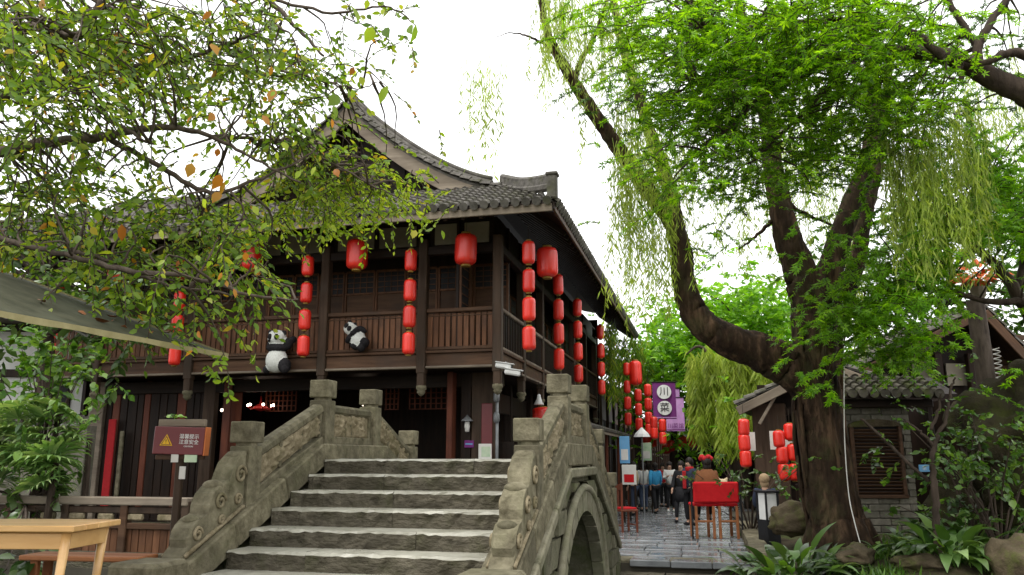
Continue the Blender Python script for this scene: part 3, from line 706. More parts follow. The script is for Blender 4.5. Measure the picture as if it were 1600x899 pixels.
# ---- roof
XC = -4.1; HG = 4.1          # the gable stands over the right-hand bays; a lower wing closes the left end
def zs(x):
    """height of the side slopes (both) above the eave line, curved"""
    d = abs(x - XC); h = HG - .1
    if d <= h: return 7.7 + 2.5 * ((h - d) / h) ** 1.55
    return 7.7 - (d - h) * 1.2 / 1.65
EV = 1.55; YB = 17.05
xs = [1.55, .7, -.1, -.6, -1.1, -1.7, -2.3, -2.9, -3.5, XC]
rf = MB()
for sg in (1, -1):
    q = [(x if sg > 0 else 2 * XC - x, zs(x)) for x in (xs if sg > 0 else xs[2:])]
    fy = lambda x: .7 if abs(x - XC) <= HG - .09 else -EV + (.8 + EV) * min(1, max(0, (HG + 1.55 - abs(x - XC)) / 1.65))
    for (xa, za), (xb, zb) in zip(q[:-1], q[1:]):
        ya, yb = fy(xa), fy(xb)
        for dz in (0, -.14): rf.add([(xa, ya, za + dz), (xb, yb, zb + dz), (xb, YB, zb + dz), (xa, YB, za + dz)], [(0, 1, 2, 3)])
        rf.add([(xa, ya, za), (xb, yb, zb), (xb, yb, zb - .14), (xa, ya, za - .14)], [(0, 1, 2, 3)])
for dz in (0, -.14):       # wing roof
    rf.add([(-W + .1, .8, 7.7 + dz), (-7.9, .8, 7.7 + dz), (-7.9, 2.3, 8.42 + dz), (-W - .2, 2.3, 8.42 + dz), (-7.9, 6.2, 6.5 + dz), (-W - .9, 6.2, 6.5 + dz), (-W - EV, -EV, 6.5 + dz)], [(0, 1, 2, 3), (3, 2, 4, 5), (6, 0, 3, 5)])
XL, XR = -W - EV, EV
for dz in (0, -.14):
    rf.add([(XL, -EV, 6.5 + dz), (XR, -EV, 6.5 + dz), (-.1, .8, 7.7 + dz), (-W + .1, .8, 7.7 + dz)], [(0, 1, 2, 3)])
rf.add([(XL, -EV, 6.5), (XR, -EV, 6.5), (XR, -EV, 6.36), (XL, -EV, 6.36)], [(0, 1, 2, 3)])
rf.add([(XR, -EV, 6.5), (XR, YB, 6.5), (XR, YB, 6.36), (XR, -EV, 6.36)], [(0, 1, 2, 3)])
roof = part('roof', M['wood_dark'], rf)
et = MB(); tile_col(et, [(0, 0, 0), (0, .28, 0)], (1, 0, 0), .088, .28); et.lathe([(.09, -.012), (.09, .012)], 12, (0, -.016, .03), R=Matrix.Rotation(math.pi / 2, 3, 'X')); etile = et.mesh('roof_tile', M['roof_tile'])
t1 = MB(); x = XL + .1
while x < XR - .05:
    # front skirt, cut by the hips
    k = 1.0
    if x > -.1: k = (XR - x) / 1.65
    if x < -W + .1: k = (x - XL) / 1.65
    top = (x, -EV - .06 + (.8 + EV) * max(.04, k), 6.5 + 1.2 * max(.04, k))
    put('roof_tile', etile, roof, (x, -EV - .06, 6.5 + rnd.uniform(-.006, .006)), (math.atan2(1.2, 2.35), rnd.uniform(-.03, .03), rnd.uniform(-.02, .02)))
    if k > .2: tile_col(t1, [(x, -EV - .06 + .24, 6.5 + .1226), top] + ([(x, 2.3, 8.43)] if -W + .1 < x < -8.2 else []), (1, 0, 0), .085, .27)
    x += .215
y = -EV + .1
while y < YB:
    x_top = XR - 1.65 * min(1, (y + EV) / (.8 + EV))
    xx = [q for q in xs if q > x_top + .05] + [x_top] if y < .8 else xs
    put('roof_tile', etile, roof, (XR + .03, y, zs(XR) - .02 + rnd.uniform(-.006, .006)), (math.atan2(1.2, 1.65), rnd.uniform(-.03, .03), math.pi / 2))
    tile_col(t1, [(q, y, zs(q)) for q in xx if q > XC - .01], (0, 1, 0), .085, .3); y += .215
tag(t1.build('roof_tile', M['roof_tile'], roof), kind='stuff')
# rafters under the eaves
raf = MB().cbox((0, 0, 0), (.08, 1.75, .1), .008).mesh('rafter', M['wood_dark'])
for i in range(32): put('rafter', raf, roof, (-W - .1 + i * .376, -.72, 6.72), (math.atan2(1.2, 2.35), 0, 0))
raf2 = MB().cbox((0, 0, 0), (1.75, .08, .1), .008).mesh('rafter', M['wood_dark'])
for i in range(44): put('rafter', raf2, roof, (.75, .25 + i * .38, 6.85), (0, math.atan2(1.2, 1.65), 0))
MB().cbox((-W / 2, -EV + .02, 6.40), (W + 2 * EV - .1, .05, .16), .01).build('eave_board', M['wood_weathered'], roof)
MB().cbox((EV - .02, 7.6, 6.40), (.05, 18.2, .16), .01).build('eave_board', M['wood_beam'], roof)
# gable: boards, curved barge boards, tile verge
gx = np.linspace(-.1, XC, 16)
gb = MB(); top = [(x, zs(x) - .2) for x in gx] + [(2 * XC - x, zs(x) - .2) for x in gx[::-1][1:]]
for (xa, za), (xb, zb) in zip(top[:-1], top[1:]): gb.add([(xa, 1.25, 7.55), (xb, 1.25, 7.55), (xb, 1.25, max(zb, 7.56)), (xa, 1.25, max(za, 7.56))], [(0, 1, 2, 3)])
gable = part('gable_wall', M['wood_dark'], gb)
for i in range(19):
    x = -7.95 + i * .42; h = zs(x) - .35 - 7.6
    if h > .2: MB().cbox((0, 0, h / 2), (.4, .03, h), .008).build('plank', M['wood_dark'], gable, (x, 1.22, 7.6))
for sg in (1, -1):
    bb = MB(); vt = MB(); rg = MB(); q = [((x if sg > 0 else 2 * XC - x), zs(x)) for x in np.linspace(.12, XC, 24)]
    n = len(q); vs = []
    for (x, z) in q: vs += [(x, .62, z - .09), (x, .62, z - .50), (x, .69, z - .09), (x, .69, z - .50)]
    fs = []
    for i in range(n - 1):
        o = i * 4; p = o + 4; fs += [(o, o + 1, p + 1, p), (o + 2, p + 2, p + 3, o + 3), (o, p, p + 2, o + 2), (o + 1, o + 3, p + 3, p + 1)]
    fs += [(0, 2, 3, 1), (4 * n - 4, 4 * n - 3, 4 * n - 1, 4 * n - 2)]
    bb.add(vs, fs); bb.build('barge_board', M['wood_weathered'], roof)
    for k in range(2): tile_col(vt, [(x, .6 + k * .2, z - .02 + k * .02) for (x, z) in q], (0, 1, 0), .1, .26, .0)
    vt.tube([(x, .66, z - .06) for (x, z) in q], .055, 6)
    vt.build('verge_tile', M['roof_tile'], roof)
    rg.tube([(x, 1.05, z + .16) for (x, z) in q[3:]], .1, 8); rg.tube([(x, 1.05, z + .3) for (x, z) in q[3:]], .06, 8)
    for i in range(3, n - 1):
        (xa, za), (xb, zb) = q[i], q[i + 1]; rg.add([(xa, 1.02, za - .05), (xb, 1.02, zb - .05), (xb, 1.02, zb + .28), (xa, 1.02, za + .28), (xa, 1.08, za - .05), (xb, 1.08, zb - .05), (xb, 1.08, zb + .28), (xa, 1.08, za + .28)], [(0, 1, 2, 3), (4, 7, 6, 5), (3, 2, 6, 7)])
    rg.build('verge_ridge', M['roof_tile'], roof, smooth=True)
    # hip ridge with turned-up end
    hp = MB(); hx = lambda t: (-.1 + 1.6 * t) if sg > 0 else (-W + .1 - 1.6 * t)
    pts = [(hx(t), .75 - 2.25 * t, 7.70 - 1.15 * t + .42 * max(0, t - .3) ** 1.5) for t in np.linspace(0, 1.0, 12)]
    for i in range(len(pts) - 1):
        a, b = Vector(pts[i]), Vector(pts[i + 1]); n_ = (b - a).cross(Vector((0, 0, 1))).normalized() * .075
        hp.add([a - n_, b - n_, b + n_, a + n_, a - n_ + Vector((0, 0, .22)), b - n_ + Vector((0, 0, .24)), b + n_ + Vector((0, 0, .24)), a + n_ + Vector((0, 0, .22))], [(0, 1, 5, 4), (3, 7, 6, 2), (4, 5, 6, 7), (0, 3, 2, 1)])
    hp.tube([Vector(p) + Vector((0, 0, .26)) for p in pts], .075, 8); hp.tube([Vector(p) + Vector((0, 0, .05)) for p in pts], .1, 8)
    e = Vector(pts[-1]); hp.cbox(e + Vector((0, 0, .02)), (.2, .2, .5), .03); hp.cbox(e + Vector((0, 0, .29)), (.25, .25, .07), .02)
    hp.build('hip_ridge', M['roof_tile'], roof)
MB().cbox((-10.0, 2.3, 8.55), (4.0, .22, .34), .04).build('wing_ridge', M['roof_tile'], roof); MB().cbox((XC, 9.0, 10.35), (.26, 16.5, .42), .04).build('main_ridge', M['roof_tile'], roof)
# ---- ground floor
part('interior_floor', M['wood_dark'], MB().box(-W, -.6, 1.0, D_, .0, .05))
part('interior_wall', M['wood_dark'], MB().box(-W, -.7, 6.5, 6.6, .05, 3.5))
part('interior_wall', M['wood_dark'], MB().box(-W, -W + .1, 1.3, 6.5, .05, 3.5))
YG = 1.3
def gx_(px, py=690): return on_plane(px, py, OT, y=YG)
def gz_(px, py): return on_plane(px, py, OT, y=YG).z
def gpost(px0, px1, m, z1=3.46, y=YG, name='post', dep=.18, z0=.02):
    a, b = on_plane(px0, 690, OT, y=y).x, on_plane(px1, 690, OT, y=y).x
    return part(name, m, MB().cbox(((a + b) / 2, y, (z0 + z1) / 2), (b - a, dep, z1 - z0), .012))
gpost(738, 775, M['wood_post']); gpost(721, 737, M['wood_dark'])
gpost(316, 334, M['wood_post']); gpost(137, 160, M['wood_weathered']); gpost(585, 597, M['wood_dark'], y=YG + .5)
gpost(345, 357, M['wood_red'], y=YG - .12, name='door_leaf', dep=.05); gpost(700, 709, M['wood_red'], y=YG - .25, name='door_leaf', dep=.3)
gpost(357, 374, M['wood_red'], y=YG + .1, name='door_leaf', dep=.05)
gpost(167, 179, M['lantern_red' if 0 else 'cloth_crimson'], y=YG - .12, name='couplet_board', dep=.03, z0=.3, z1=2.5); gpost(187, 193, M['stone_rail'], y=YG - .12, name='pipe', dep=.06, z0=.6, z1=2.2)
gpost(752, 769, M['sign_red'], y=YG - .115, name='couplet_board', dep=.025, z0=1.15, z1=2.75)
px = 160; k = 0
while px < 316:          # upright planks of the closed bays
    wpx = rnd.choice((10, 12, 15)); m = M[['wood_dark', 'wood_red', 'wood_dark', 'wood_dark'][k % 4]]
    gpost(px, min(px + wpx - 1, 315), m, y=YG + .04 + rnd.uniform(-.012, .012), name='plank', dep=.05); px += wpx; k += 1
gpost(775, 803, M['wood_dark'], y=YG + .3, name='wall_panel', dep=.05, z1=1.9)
part('lintel', M['wood_dark_x'], MB().cbox((-5.6, YG, 3.28), (10.8, .16, .3), .012))
# red lattice pelmets in the doorway
for px0, px1 in ((415, 462), (578, 622), (640, 698)):
    a, b = on_plane(px0, 640, OT, y=YG + 1.6).x, on_plane(px1, 640, OT, y=YG + 1.6).x
    lt = MB(); n = 7
    for i in range(n + 1): lt.box(a + (b - a) * i / n - .015, a + (b - a) * i / n + .015, YG + 1.58, YG + 1.62, 2.75, 3.3)
    for j in range(5): lt.box(a, b, YG + 1.585, YG + 1.615, 2.75 + j * .135 - .012, 2.75 + j * .135 + .012)
    part('pelmet', M['wood_red'], lt)
# street side ground floor: shop fronts between posts
part('wall_panel', M['wood_dark'], MB().box(-.96, -.9, 15.3, 17.0, 3.0, 6.78)); part('end_wall', M['wood_dark'], MB().box(-W, -.02, 16.55, 16.65, -.2, 7.2))
for y in SPOST: part('post', M['wood_dark'], MB().cbox((-.9, y, 1.5), (.2, .2, 3.9), .015))
for a, b in zip([1.6] + SPOST[:-1], SPOST):
    part('shop_front', M['wood_dark'], MB().box(-1.3, -1.24, a + .1, b - .1, -.5, .8)); part('lintel', M['wood_dark'], MB().cbox((-.9, (a + b) / 2, 2.9), (.14, b - a - .2, .5), .012))
part('interior_wall', M['wood_dark'], MB().box(-3.4, -3.3, 6.6, D_, .05, 3.5))
# lean-to awning over the shop fronts along the street
aw = part('awning', M['wood_weathered'], MB().add([(-.2, 6.2, 2.75), (1.25, 6.2, 2.3), (1.25, 16.6, 2.3), (-.2, 16.6, 2.75), (-.2, 6.2, 2.68), (1.25, 6.2, 2.23), (1.25, 16.6, 2.23), (-.2, 16.6, 2.68)],
          [(0, 1, 2, 3), (7, 6, 5, 4), (0, 4, 5, 1), (1, 5, 6, 2), (3, 2, 6, 7)]))
t2 = MB(); y = 6.3
while y < 16.6: tile_col(t2, [(1.27, y, 2.31), (-.2, y, 2.77)], (0, 1, 0), .085, .3); y += .22
tag(t2.build('awning_tile', M['roof_tile'], aw), kind='stuff')
for y in (6.4, 9.6, 13, 16.4): MB().cbox((0, 0, 0), (.09, .09, 3.1), .01).build('awning_post', M['wood_red'], aw, (1.1, y, .8))

# ---- red lanterns
def lantern_meshes(r, h, ribs):
    pr = [(.35, 0), (.62, .02), (.85, .06), (.97, .13), (1, .22), (1, .78), (.97, .87), (.85, .94), (.62, .98), (.35, 1)]
    body = MB().lathe([(r * a, h * (b - .5)) for a, b in pr], ribs * 2, scal=.075 if r < .2 else .11).mesh('paper_body', M['lantern_red'], True)
    cap = MB().lathe([(r * .36, h * .49), (r * .44, h * .5), (r * .44, h * .55), (r * .3, h * .56)], 14).mesh('rim', M['lantern_cap'])
    return body, cap
LM = {}
def lantern(p, r, h, label, group, cord=.12, tassel=False, turn=0.0):
    key = (round(r, 3), round(h, 3))
    if key not in LM: LM[key] = lantern_meshes(r, h, 10 if r < .2 else 14)
    t = thing('lantern', label, 'lantern', p, turn, group)
    put('paper_body', LM[key][0], t, rot=(rnd.uniform(-.03, .03), rnd.uniform(-.03, .03), rnd.uniform(0, 1))); put('rim', LM[key][1], t); put('rim', LM[key][1], t, rot=(math.pi, 0, 0))
    if ('c', cord) not in LM: LM[('c', cord)] = MB().tube([(0, 0, 0), (0, 0, cord)], .006, 5).mesh('cord', M['cord'])
    put('cord', LM[('c', cord)], t, (0, 0, h * .56 - .01))
    if tassel:
        if 't' not in LM: LM['t'] = MB().lathe([(.02, 0), (.05, -.04), (.045, -.22), (.06, -.26)], 9, scal=.2).mesh('tassel', M['lantern_red'])
        put('tassel', LM['t'], t, (0, 0, -h * .56))
    return t
ORD = {3: ['top', 'middle', 'bottom'], 4: ['top', 'second', 'third', 'bottom'], 5: ['top', 'second', 'third', 'fourth', 'bottom'], 2: ['top', 'bottom'], 6: ['top', 'second', 'third', 'fourth', 'fifth', 'bottom']}
def string(pxs, o, r, h, where, group, x=None, y=None, lx=None):
    """a string of lanterns at the picked places; x or y fixes the local plane they hang in"""
    n = len(pxs); base = None
    for k, (px, py) in enumerate(pxs):
        q = on_plane(px, py, o, x=x, y=y)
        if base is None: base = q
        p = loc2(o, base.x, base.y, q.z)
        lantern(p, r * rnd.uniform(.97, 1.03), h, '%s red lantern on the string %s' % (ORD[n][k], where), group, .35 if k == 0 else .12)
G1 = 'lantern strings along the balcony front'; G2 = 'lantern strings along the street side of the teahouse'
string([(642, 407), (642, 454), (641, 495), (639, 537)], OT, .135, .48, 'by the first post left of the corner', G1, y=-.55)
string([(481, 416), (477, 458), (475, 500), (473, 541)], OT, .135, .46, 'between the two toy pandas', G1, y=-.55)
string([(285, 422), (277, 471), (270, 508), (263, 556)], OT, .135, .46, 'half hidden by leaves above the parasol tip', G1, y=-.55)
string([(826, 395), (827, 440), (826, 483), (825, 528)], OT, .135, .5, 'at the corner of the balcony', G2, x=.8)
string([(872, 445), (871, 483), (872, 521), (871, 560)], OT, .135, .52, 'second from the corner along the street side', G2, x=.8)
string([(902, 481), (902, 515), (901, 548), (902, 583)], OT, .135, .5, 'third from the corner along the street side', G2, x=.8)
string([(938, 519), (938, 548), (939, 577), (939, 605)], OT, .135, .5, 'fourth from the corner along the street side', G2, x=.8)
string([(979, 577), (980, 605), (979, 629), (981, 655)], OT, .125, .44, 'beside the big cylinder lantern down the street', G2, x=1.6)
string([(997, 618), (998, 640), (1000, 664)], OT, .125, .42, 'below the big cylinder lantern down the street', G2, x=2.0)
string([(1012, 610), (1012, 631), (1013, 653), (1015, 672)], OT, .125, .4, 'just left of the purple banner', G2, x=2.4)
string([(1022, 661), (1026, 678)], OT, .115, .36, 'under the purple banner', G2, x=2.7)
string([(1035, 665), (1036, 685)], OT, .11, .36, 'under the lilac banner', G2, x=3.0)
GB = 'big lanterns under the eaves'
for px, py, lab, kw in ((728, 390, 'big red drum lantern under the eave of the corner bay', dict(y=-.6)), (558, 398, 'big red drum lantern under the eave in the middle bay', dict(y=-.6)),
                        (393, 401, 'big red drum lantern under the eave above the climbing panda', dict(y=-.6)), (186, 419, 'big red drum lantern hidden among the leaves at far left of the eave', dict(y=-.6)),
                        (855, 410, 'big red drum lantern behind the corner string under the street eave', dict(x=.99))):
    q = on_plane(px, py, OT, **kw); lantern(loc2(OT, q.x, q.y, q.z), .235, .68, lab, GB, .5)
q = on_plane(993, 583, OT, x=1.9); lantern(loc2(OT, q.x, q.y, q.z), .22, .85, 'long red cylinder lantern hanging down the street beside the strings', GB, .6)
q = on_plane(848, 650, OT, x=.3); lantern(loc2(OT, q.x, q.y, q.z), .26, .42, 'squat red lantern glowing behind the right bridge post', GB, .6)

# ------------------------------------------------------------------ trees
def path(pts, Y=None):
    """(px, py, radius in m[, Y]) picks -> limb control points"""
    return [(at(p[0], p[1], p[3] if len(p) > 3 else Y), p[2]) for p in pts]
def ell(regions):
    """spray origins spread in uneven clumps over picked patches: (px, py, rx, ry, near, far, number)"""
    O = []; Cn = []
    for (cx, cy, rx, ry, y0, y1, n) in regions:
        k = max(2, n // 9)
        for _ in range(k):
            a, q = rnd.uniform(0, 6.283), math.sqrt(rnd.random()); ux, uy, Y = cx + rx * q * math.cos(a), cy + ry * q * math.sin(a), rnd.uniform(y0, y1)
            c = at(ux, uy, Y); s = rnd.uniform(.16, .42) * Y / 8
            for _ in range(max(1, n // k)): O.append(c + Vector((rnd.gauss(0, s), rnd.gauss(0, s), rnd.gauss(0, s * .6)))); Cn.append(c)
    return np.array([tuple(o) for o in O])
def foliage(name, par, m, tpl, O, ln, per, size, droop=.25, spread=.75, up=1.0, bias=(0, 0, 0), twig=None, flat=1.0, jit=.25):
    n = len(O); d = unit(n); d[:, 2] *= flat; d += np.array(bias); d /= np.linalg.norm(d, axis=1, keepdims=True)
    L = rng.uniform(*ln, n); P, A, N_, tw = spray_leaves(O, d, L, per, droop, spread, up)
    sz = rng.uniform(*size, len(P)) * rng.choice([.7, 1, 1, 1.15], len(P))
    o = put(name, leaves_mesh(name, tpl, P, A, N_, sz, m), par); tag(o, kind='stuff')
    if twig:
        tb = MB()
        for t in tw: tb.tube(t, [.007, .005, .002], 3, cap=False)
        tag(tb.build('twig', twig, par), kind='stuff')
    return o
def reach(mb, nodes, O, k, r0=.018):
    """side branches from the nearest limb to some of the sprays"""
    N_ = np.array([tuple(p) for p in nodes])
    for i in rng.choice(len(O), min(k, len(O)), replace=False):
        d = np.linalg.norm(N_ - O[i], axis=1); j = int(np.argmin(d + rng.uniform(0, .5, len(d)))); a, b = Vector(N_[j]), Vector(O[i]); L = (b - a).length
        if L < .15 or L > 3.5: continue
        md = (a + b) / 2 + Vector((rnd.gauss(0, .1), rnd.gauss(0, .1), .12 * L)); pts, r = smooth_path([(a, r0 * min(1.6, .6 + L * .5)), (md, r0 * .6), (b, r0 * .22)], 4, .012); mb.tube(pts, r, 5)

# --- the willow on the bank
willow = thing('willow_tree', 'huge willow with a thick dark trunk forking low beside the wet street', 'tree', at(1290, 865, 12.5))
wo = willow.location.copy()
def local(mbx, o):
    mbx.v = [tuple(Vector(p) - o) for p in mbx.v]; return mbx
tr = MB(); nodes = []
def add(pts, n=12, k=7, jit=.012, bark=.06, keep=True):
    o, r = limb(tr, pts, n, k, jit, bark)
    if keep: nodes.extend(o)
add(path([(1322, 905, .50), (1317, 868, .44), (1308, 820, .41), (1295, 760, .385), (1286, 690, .36), (1280, 630, .355), (1277, 580, .355), (1273, 520, .34), (1264, 465, .305), (1250, 425, .27), (1232, 375, .215), (1219, 320, .185), (1209, 265, .16), (1202, 215, .14), (1190, 140, .11), (1170, 60, .08), (1150, -10, .05)], 12.5), 44, 9, .008, .1)
add(path([(1290, 640, .30), (1270, 604, .34), (1232, 572, .335), (1188, 551, .305), (1140, 533, .265), (1103, 511, .235), (1080, 478, .21), (1067, 430, .185), (1063, 385, .17), (1047, 342, .15), (1015, 300, .135, 12.4), (980, 252, .125, 12.2), (942, 197, .115, 12.0), (905, 142, .1, 11.8), (873, 88, .075, 11.6), (852, 40, .055, 11.5), (843, -30, .04, 11.4)], 12.5), 30, 8, .01, .09)
add(path([(1062, 375, .12), (1052, 320, .12), (1036, 262, .11), (1012, 195, .1), (994, 135, .085), (972, 70, .07), (955, -20, .05)], 12.6), 10)
add(path([(1276, 540, .27), (1284, 470, .24), (1298, 415, .2), (1318, 355, .175), (1342, 292, .16), (1362, 230, .14), (1368, 170, .12), (1358, 80, .09), (1340, -10, .06)], 12.4), 24)
add(path([(1290, 580, .22), (1303, 520, .2), (1322, 458, .16), (1342, 395, .13), (1354, 330, .12), (1372, 255, .1), (1382, 180, .08), (1390, 90, .05)], 12.9), 12)
add(path([(897, 128, .05), (908, 95, .045), (928, 60, .035), (948, 5, .025)], 11.8), 7)
add(path([(873, 92, .04), (856, 74, .03), (828, 58, .02), (800, 52, .01), (772, 58, .004)], 11.6), 6)
add(path([(1210, 300, .06), (1250, 330, .03), (1300, 352, .02)], 12.7), 6)
add(path([(1205, 345, .04), (1180, 370, .025), (1155, 390, .012)], 12.5), 6)
for i in range(9):       # root flares
    a = i * .7 + .2; c = at(1316, 862, 12.5); q = Vector((math.cos(a), math.sin(a), 0))
    add([(c + q * .3 + Vector((0, 0, .45)), .13), (c + q * .46 + Vector((0, 0, .1)), .13), (c + q * .62 + Vector((0, 0, -.1)), .1), (c + q * .85 + Vector((0, 0, -.28)), .05)], 9, 5, .01, .07, False)
for i in range(46):      # ridges of the bark
    a = rnd.uniform(0, 6.28); y0 = rnd.uniform(600, 840); y1 = y0 - rnd.uniform(60, 150); pr = []
    for t in np.linspace(0, 1, 6):
        yy = y0 + (y1 - y0) * t; R0 = np.interp(yy, [580, 630, 690, 760, 820, 868], [.355, .36, .37, .39, .41, .44]); xx = np.interp(yy, [580, 630, 690, 760, 820, 868], [1277, 1278, 1282, 1293, 1308, 1317])
        c = at(xx, yy, 12.5); a += rnd.uniform(-.06, .06); pr.append((c + Vector((math.cos(a), math.sin(a), 0)) * (R0 * .99), .035 * math.sin(math.pi * (.12 + .76 * t)) + .006))
    add(pr, 5, 3, .008, .2, False)
put('trunk', local(tr, wo).mesh('trunk', M['bark_willow'], True), willow)
def strands(regions, per_m=26):
    P, A, N_ = [], [], []; sm = MB()
    for (x0, x1, t0, t1, b0, b1, Y, n) in regions:
        for _ in range(n):
            px = rnd.uniform(x0, x1); Yq = Y + rnd.uniform(-.7, .7); a = at(px, rnd.uniform(t0, t1), Yq); zb = at(px, rnd.uniform(b0, b1), Yq).z
            L = a.z - zb
            if L < .1: continue
            sw = Vector((rnd.gauss(0, .06), rnd.gauss(0, .06), 0)); m_ = max(4, int(L * per_m * rnd.uniform(.45, 1.1)))
            sm.tube([a + Vector((rnd.uniform(-.1, .1), 0, .1)), a + sw * .5 * L - Vector((0, 0, L * .4)), a + sw * L - Vector((0, 0, L))], [.006, .004, .002], 3, cap=False)
            for t in np.sort(rng.random(m_)):
                p = a + sw * (t * L) - Vector((0, 0, t * L)); P.append(tuple(p + Vector((rnd.gauss(0, .025), rnd.gauss(0, .025), 0))))
                th = rnd.uniform(0, 6.28); k = rnd.uniform(.25, .8); A.append((math.cos(th) * k, math.sin(th) * k, -1)); N_.append((math.cos(th + 1.3), math.sin(th + 1.3), .4))
    return np.array(P), np.array(A), np.array(N_), sm
WS = [(712, 785, 90, 135, 180, 280, 11, 17), (835, 900, -40, 10, 60, 190, 11.5, 40), (850, 960, -40, 40, 60, 150, 11.6, 36), (900, 1010, -30, 60, 90, 270, 12, 46), (955, 1060, 150, 270, 320, 490, 12, 90),
      (958, 1004, 290, 320, 400, 560, 12, 12), (1060, 1210, 190, 260, 320, 450, 13.5, 48), (1005, 1060, 330, 380, 430, 520, 13, 10), (1215, 1340, 170, 260, 280, 430, 14, 62), (1375, 1540, 150, 270, 320, 450, 10.1, 150),
      (1305, 1350, 330, 400, 440, 560, 15, 34), (1480, 1610, 60, 200, 200, 330, 14.5, 60), (1150, 1330, 60, 180, 200, 300, 13.5, 60)]
P, A, N_, sm = strands(WS)
P2 = P - np.array(tuple(wo)); sm.v = [tuple(Vector(v) - wo) for v in sm.v]
tag(put('foliage', leaves_mesh('foliage', LEAF_THIN, P2, A, N_, rng.uniform(.09, .17, len(P)), M['leaf_willow']), willow), kind='stuff')
tag(put('strand', sm.mesh('strand', M['leaf_willow']), willow), kind='stuff')
cb = MB(); o_, r_ = smooth_path([(p + Vector((0, -.02, 0)), .006) for p in (at(1316, 470, 11.95), at(1318, 560, 11.95), at(1318, 620, 11.93), at(1319, 690, 11.93), at(1325, 770, 11.9), at(1334, 815, 11.75), at(1347, 862, 11.6))], 6)
cb.tube(o_, .007, 6); tag(cb.build('cable', M['paper_white']), 'thin pale cable running down the front of the willow trunk', 'cable')

# --- the feathery maple reaching in from the right
maple = thing('maple_tree', 'bright green feathery tree reaching in over the street from the upper right', 'tree', (8.6, 9.2, 0)); mo = maple.location.copy()
tr = MB(); nodes = []
add([(Vector((8.6, 9.2, -.2)), .3), (Vector((8.5, 9.2, 2)), .25), (Vector((8.2, 9.15, 4.2)), .21)] + path([(1640, 172, .17), (1600, 146, .15), (1545, 120, .13), (1500, 96, .115), (1455, 84, .1), (1400, 80, .085), (1345, 82, .07), (1290, 96, .055), (1230, 110, .04), (1150, 120, .025), (1080, 130, .012)], 9.2), 10)
add(path([(1530, 112, .07), (1528, 75, .06), (1545, 40, .05), (1580, -10, .035)], 9.3), 8); add(path([(1528, 75, .05), (1505, 40, .04), (1470, -20, .03)], 9.4), 8)
add(path([(1475, 90, .06), (1440, 60, .05), (1390, 40, .04), (1300, 30, .03), (1200, 40, .02), (1100, 50, .01)], 8.8), 8)
add(path([(1650, 110, .07), (1600, 86, .06), (1570, 84, .05), (1540, 98, .04), (1500, 90, .03)], 9.0), 8)
add(path([(1345, 82, .05), (1290, 140, .035), (1240, 190, .025), (1180, 250, .01)], 9.4), 7); add(path([(1230, 110, .03), (1150, 190, .02), (1090, 240, .01)], 9.0), 6)
add(path([(1498, 96, .04), (1500, 110, .035), (1502, 125, .03)], 9.1), 6)
MR = [(1080, 50, 110, 60, 8, 10, 250), (1000, 20, 60, 40, 8.5, 10, 60), (1210, 50, 150, 75, 8, 10.5, 380), (1350, 40, 130, 65, 8, 10, 300), (1120, 130, 110, 55, 8.3, 10, 230), (1250, 150, 130, 65, 8.3, 10.5, 220), (1075, 220, 70, 55, 8.5, 10, 90),
      (1180, 235, 100, 50, 8.5, 10.5, 110), (1400, 130, 110, 60, 8.6, 10.5, 190), (1310, 215, 90, 45, 9, 10.5, 120), (1150, 310, 40, 50, 9, 10, 26), (1470, 40, 80, 50, 9, 11, 40), (1060, 290, 30, 40, 8.5, 9.5, 20)]
MD = [(1200, 110, 200, 80, 9.8, 11.5, 120), (1330, 180, 130, 60, 10, 11.5, 100), (1400, 200, 90, 60, 10, 11.5, 60), (1120, 180, 110, 80, 9.8, 11, 90), (1560, 40, 60, 50, 10, 11, 40), (1230, 240, 120, 40, 10, 11.5, 60), (1560, 130, 50, 40, 10, 11.5, 20)]
O1 = ell(MR) - np.array(tuple(mo)); O2 = ell(MD) - np.array(tuple(mo)); nodes = [n - mo for n in nodes]; local(tr, mo)
reach(tr, nodes, np.vstack([O1, O2]), 190, .016)
put('trunk', tr.mesh('trunk', M['bark_dark'], True), maple)
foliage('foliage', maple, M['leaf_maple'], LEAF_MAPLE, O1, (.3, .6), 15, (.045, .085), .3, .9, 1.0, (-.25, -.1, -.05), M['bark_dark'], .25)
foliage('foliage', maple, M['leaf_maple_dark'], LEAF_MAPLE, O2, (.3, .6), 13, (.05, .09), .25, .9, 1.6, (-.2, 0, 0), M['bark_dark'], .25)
# --- the low maple by the huts
low = thing('maple_tree', 'low green maple spreading in front of the gabled house on the right', 'tree', (8.9, 12.6, 0)); lo = low.location.copy()
tr = MB(); nodes = []
add([(Vector((8.9, 12.6, -.1)), .16), (Vector((8.6, 12.4, 2.2)), .13)] + path([(1600, 480, .09), (1560, 420, .07), (1500, 370, .05), (1430, 340, .025)], 11.6), 8)
add(path([(1600, 470, .06), (1540, 470, .045), (1460, 450, .03), (1390, 470, .02), (1350, 520, .01)], 11.4), 7); add(path([(1590, 450, .06), (1600, 380, .05), (1570, 300, .03), (1540, 260, .015)], 11.6), 7)
LR = [(1420, 400, 95, 55, 10.3, 11.6, 170), (1500, 330, 100, 70, 10.3, 11.8, 200), (1565, 310, 55, 80, 10.2, 11.6, 220), (1400, 480, 70, 45, 10.3, 11.2, 90), (1440, 550, 30, 24, 10.3, 11, 22), (1360, 545, 45, 40, 10.4, 11.2, 50), (1480, 430, 90, 45, 10.6, 11.6, 90), (1590, 400, 30, 80, 10.3, 11.2, 50), (1330, 580, 18, 16, 10.4, 10.9, 8), (1420, 540, 40, 30, 10.5, 11.2, 30), (1570, 250, 40, 40, 10, 11, 40)]
O1 = ell(LR)
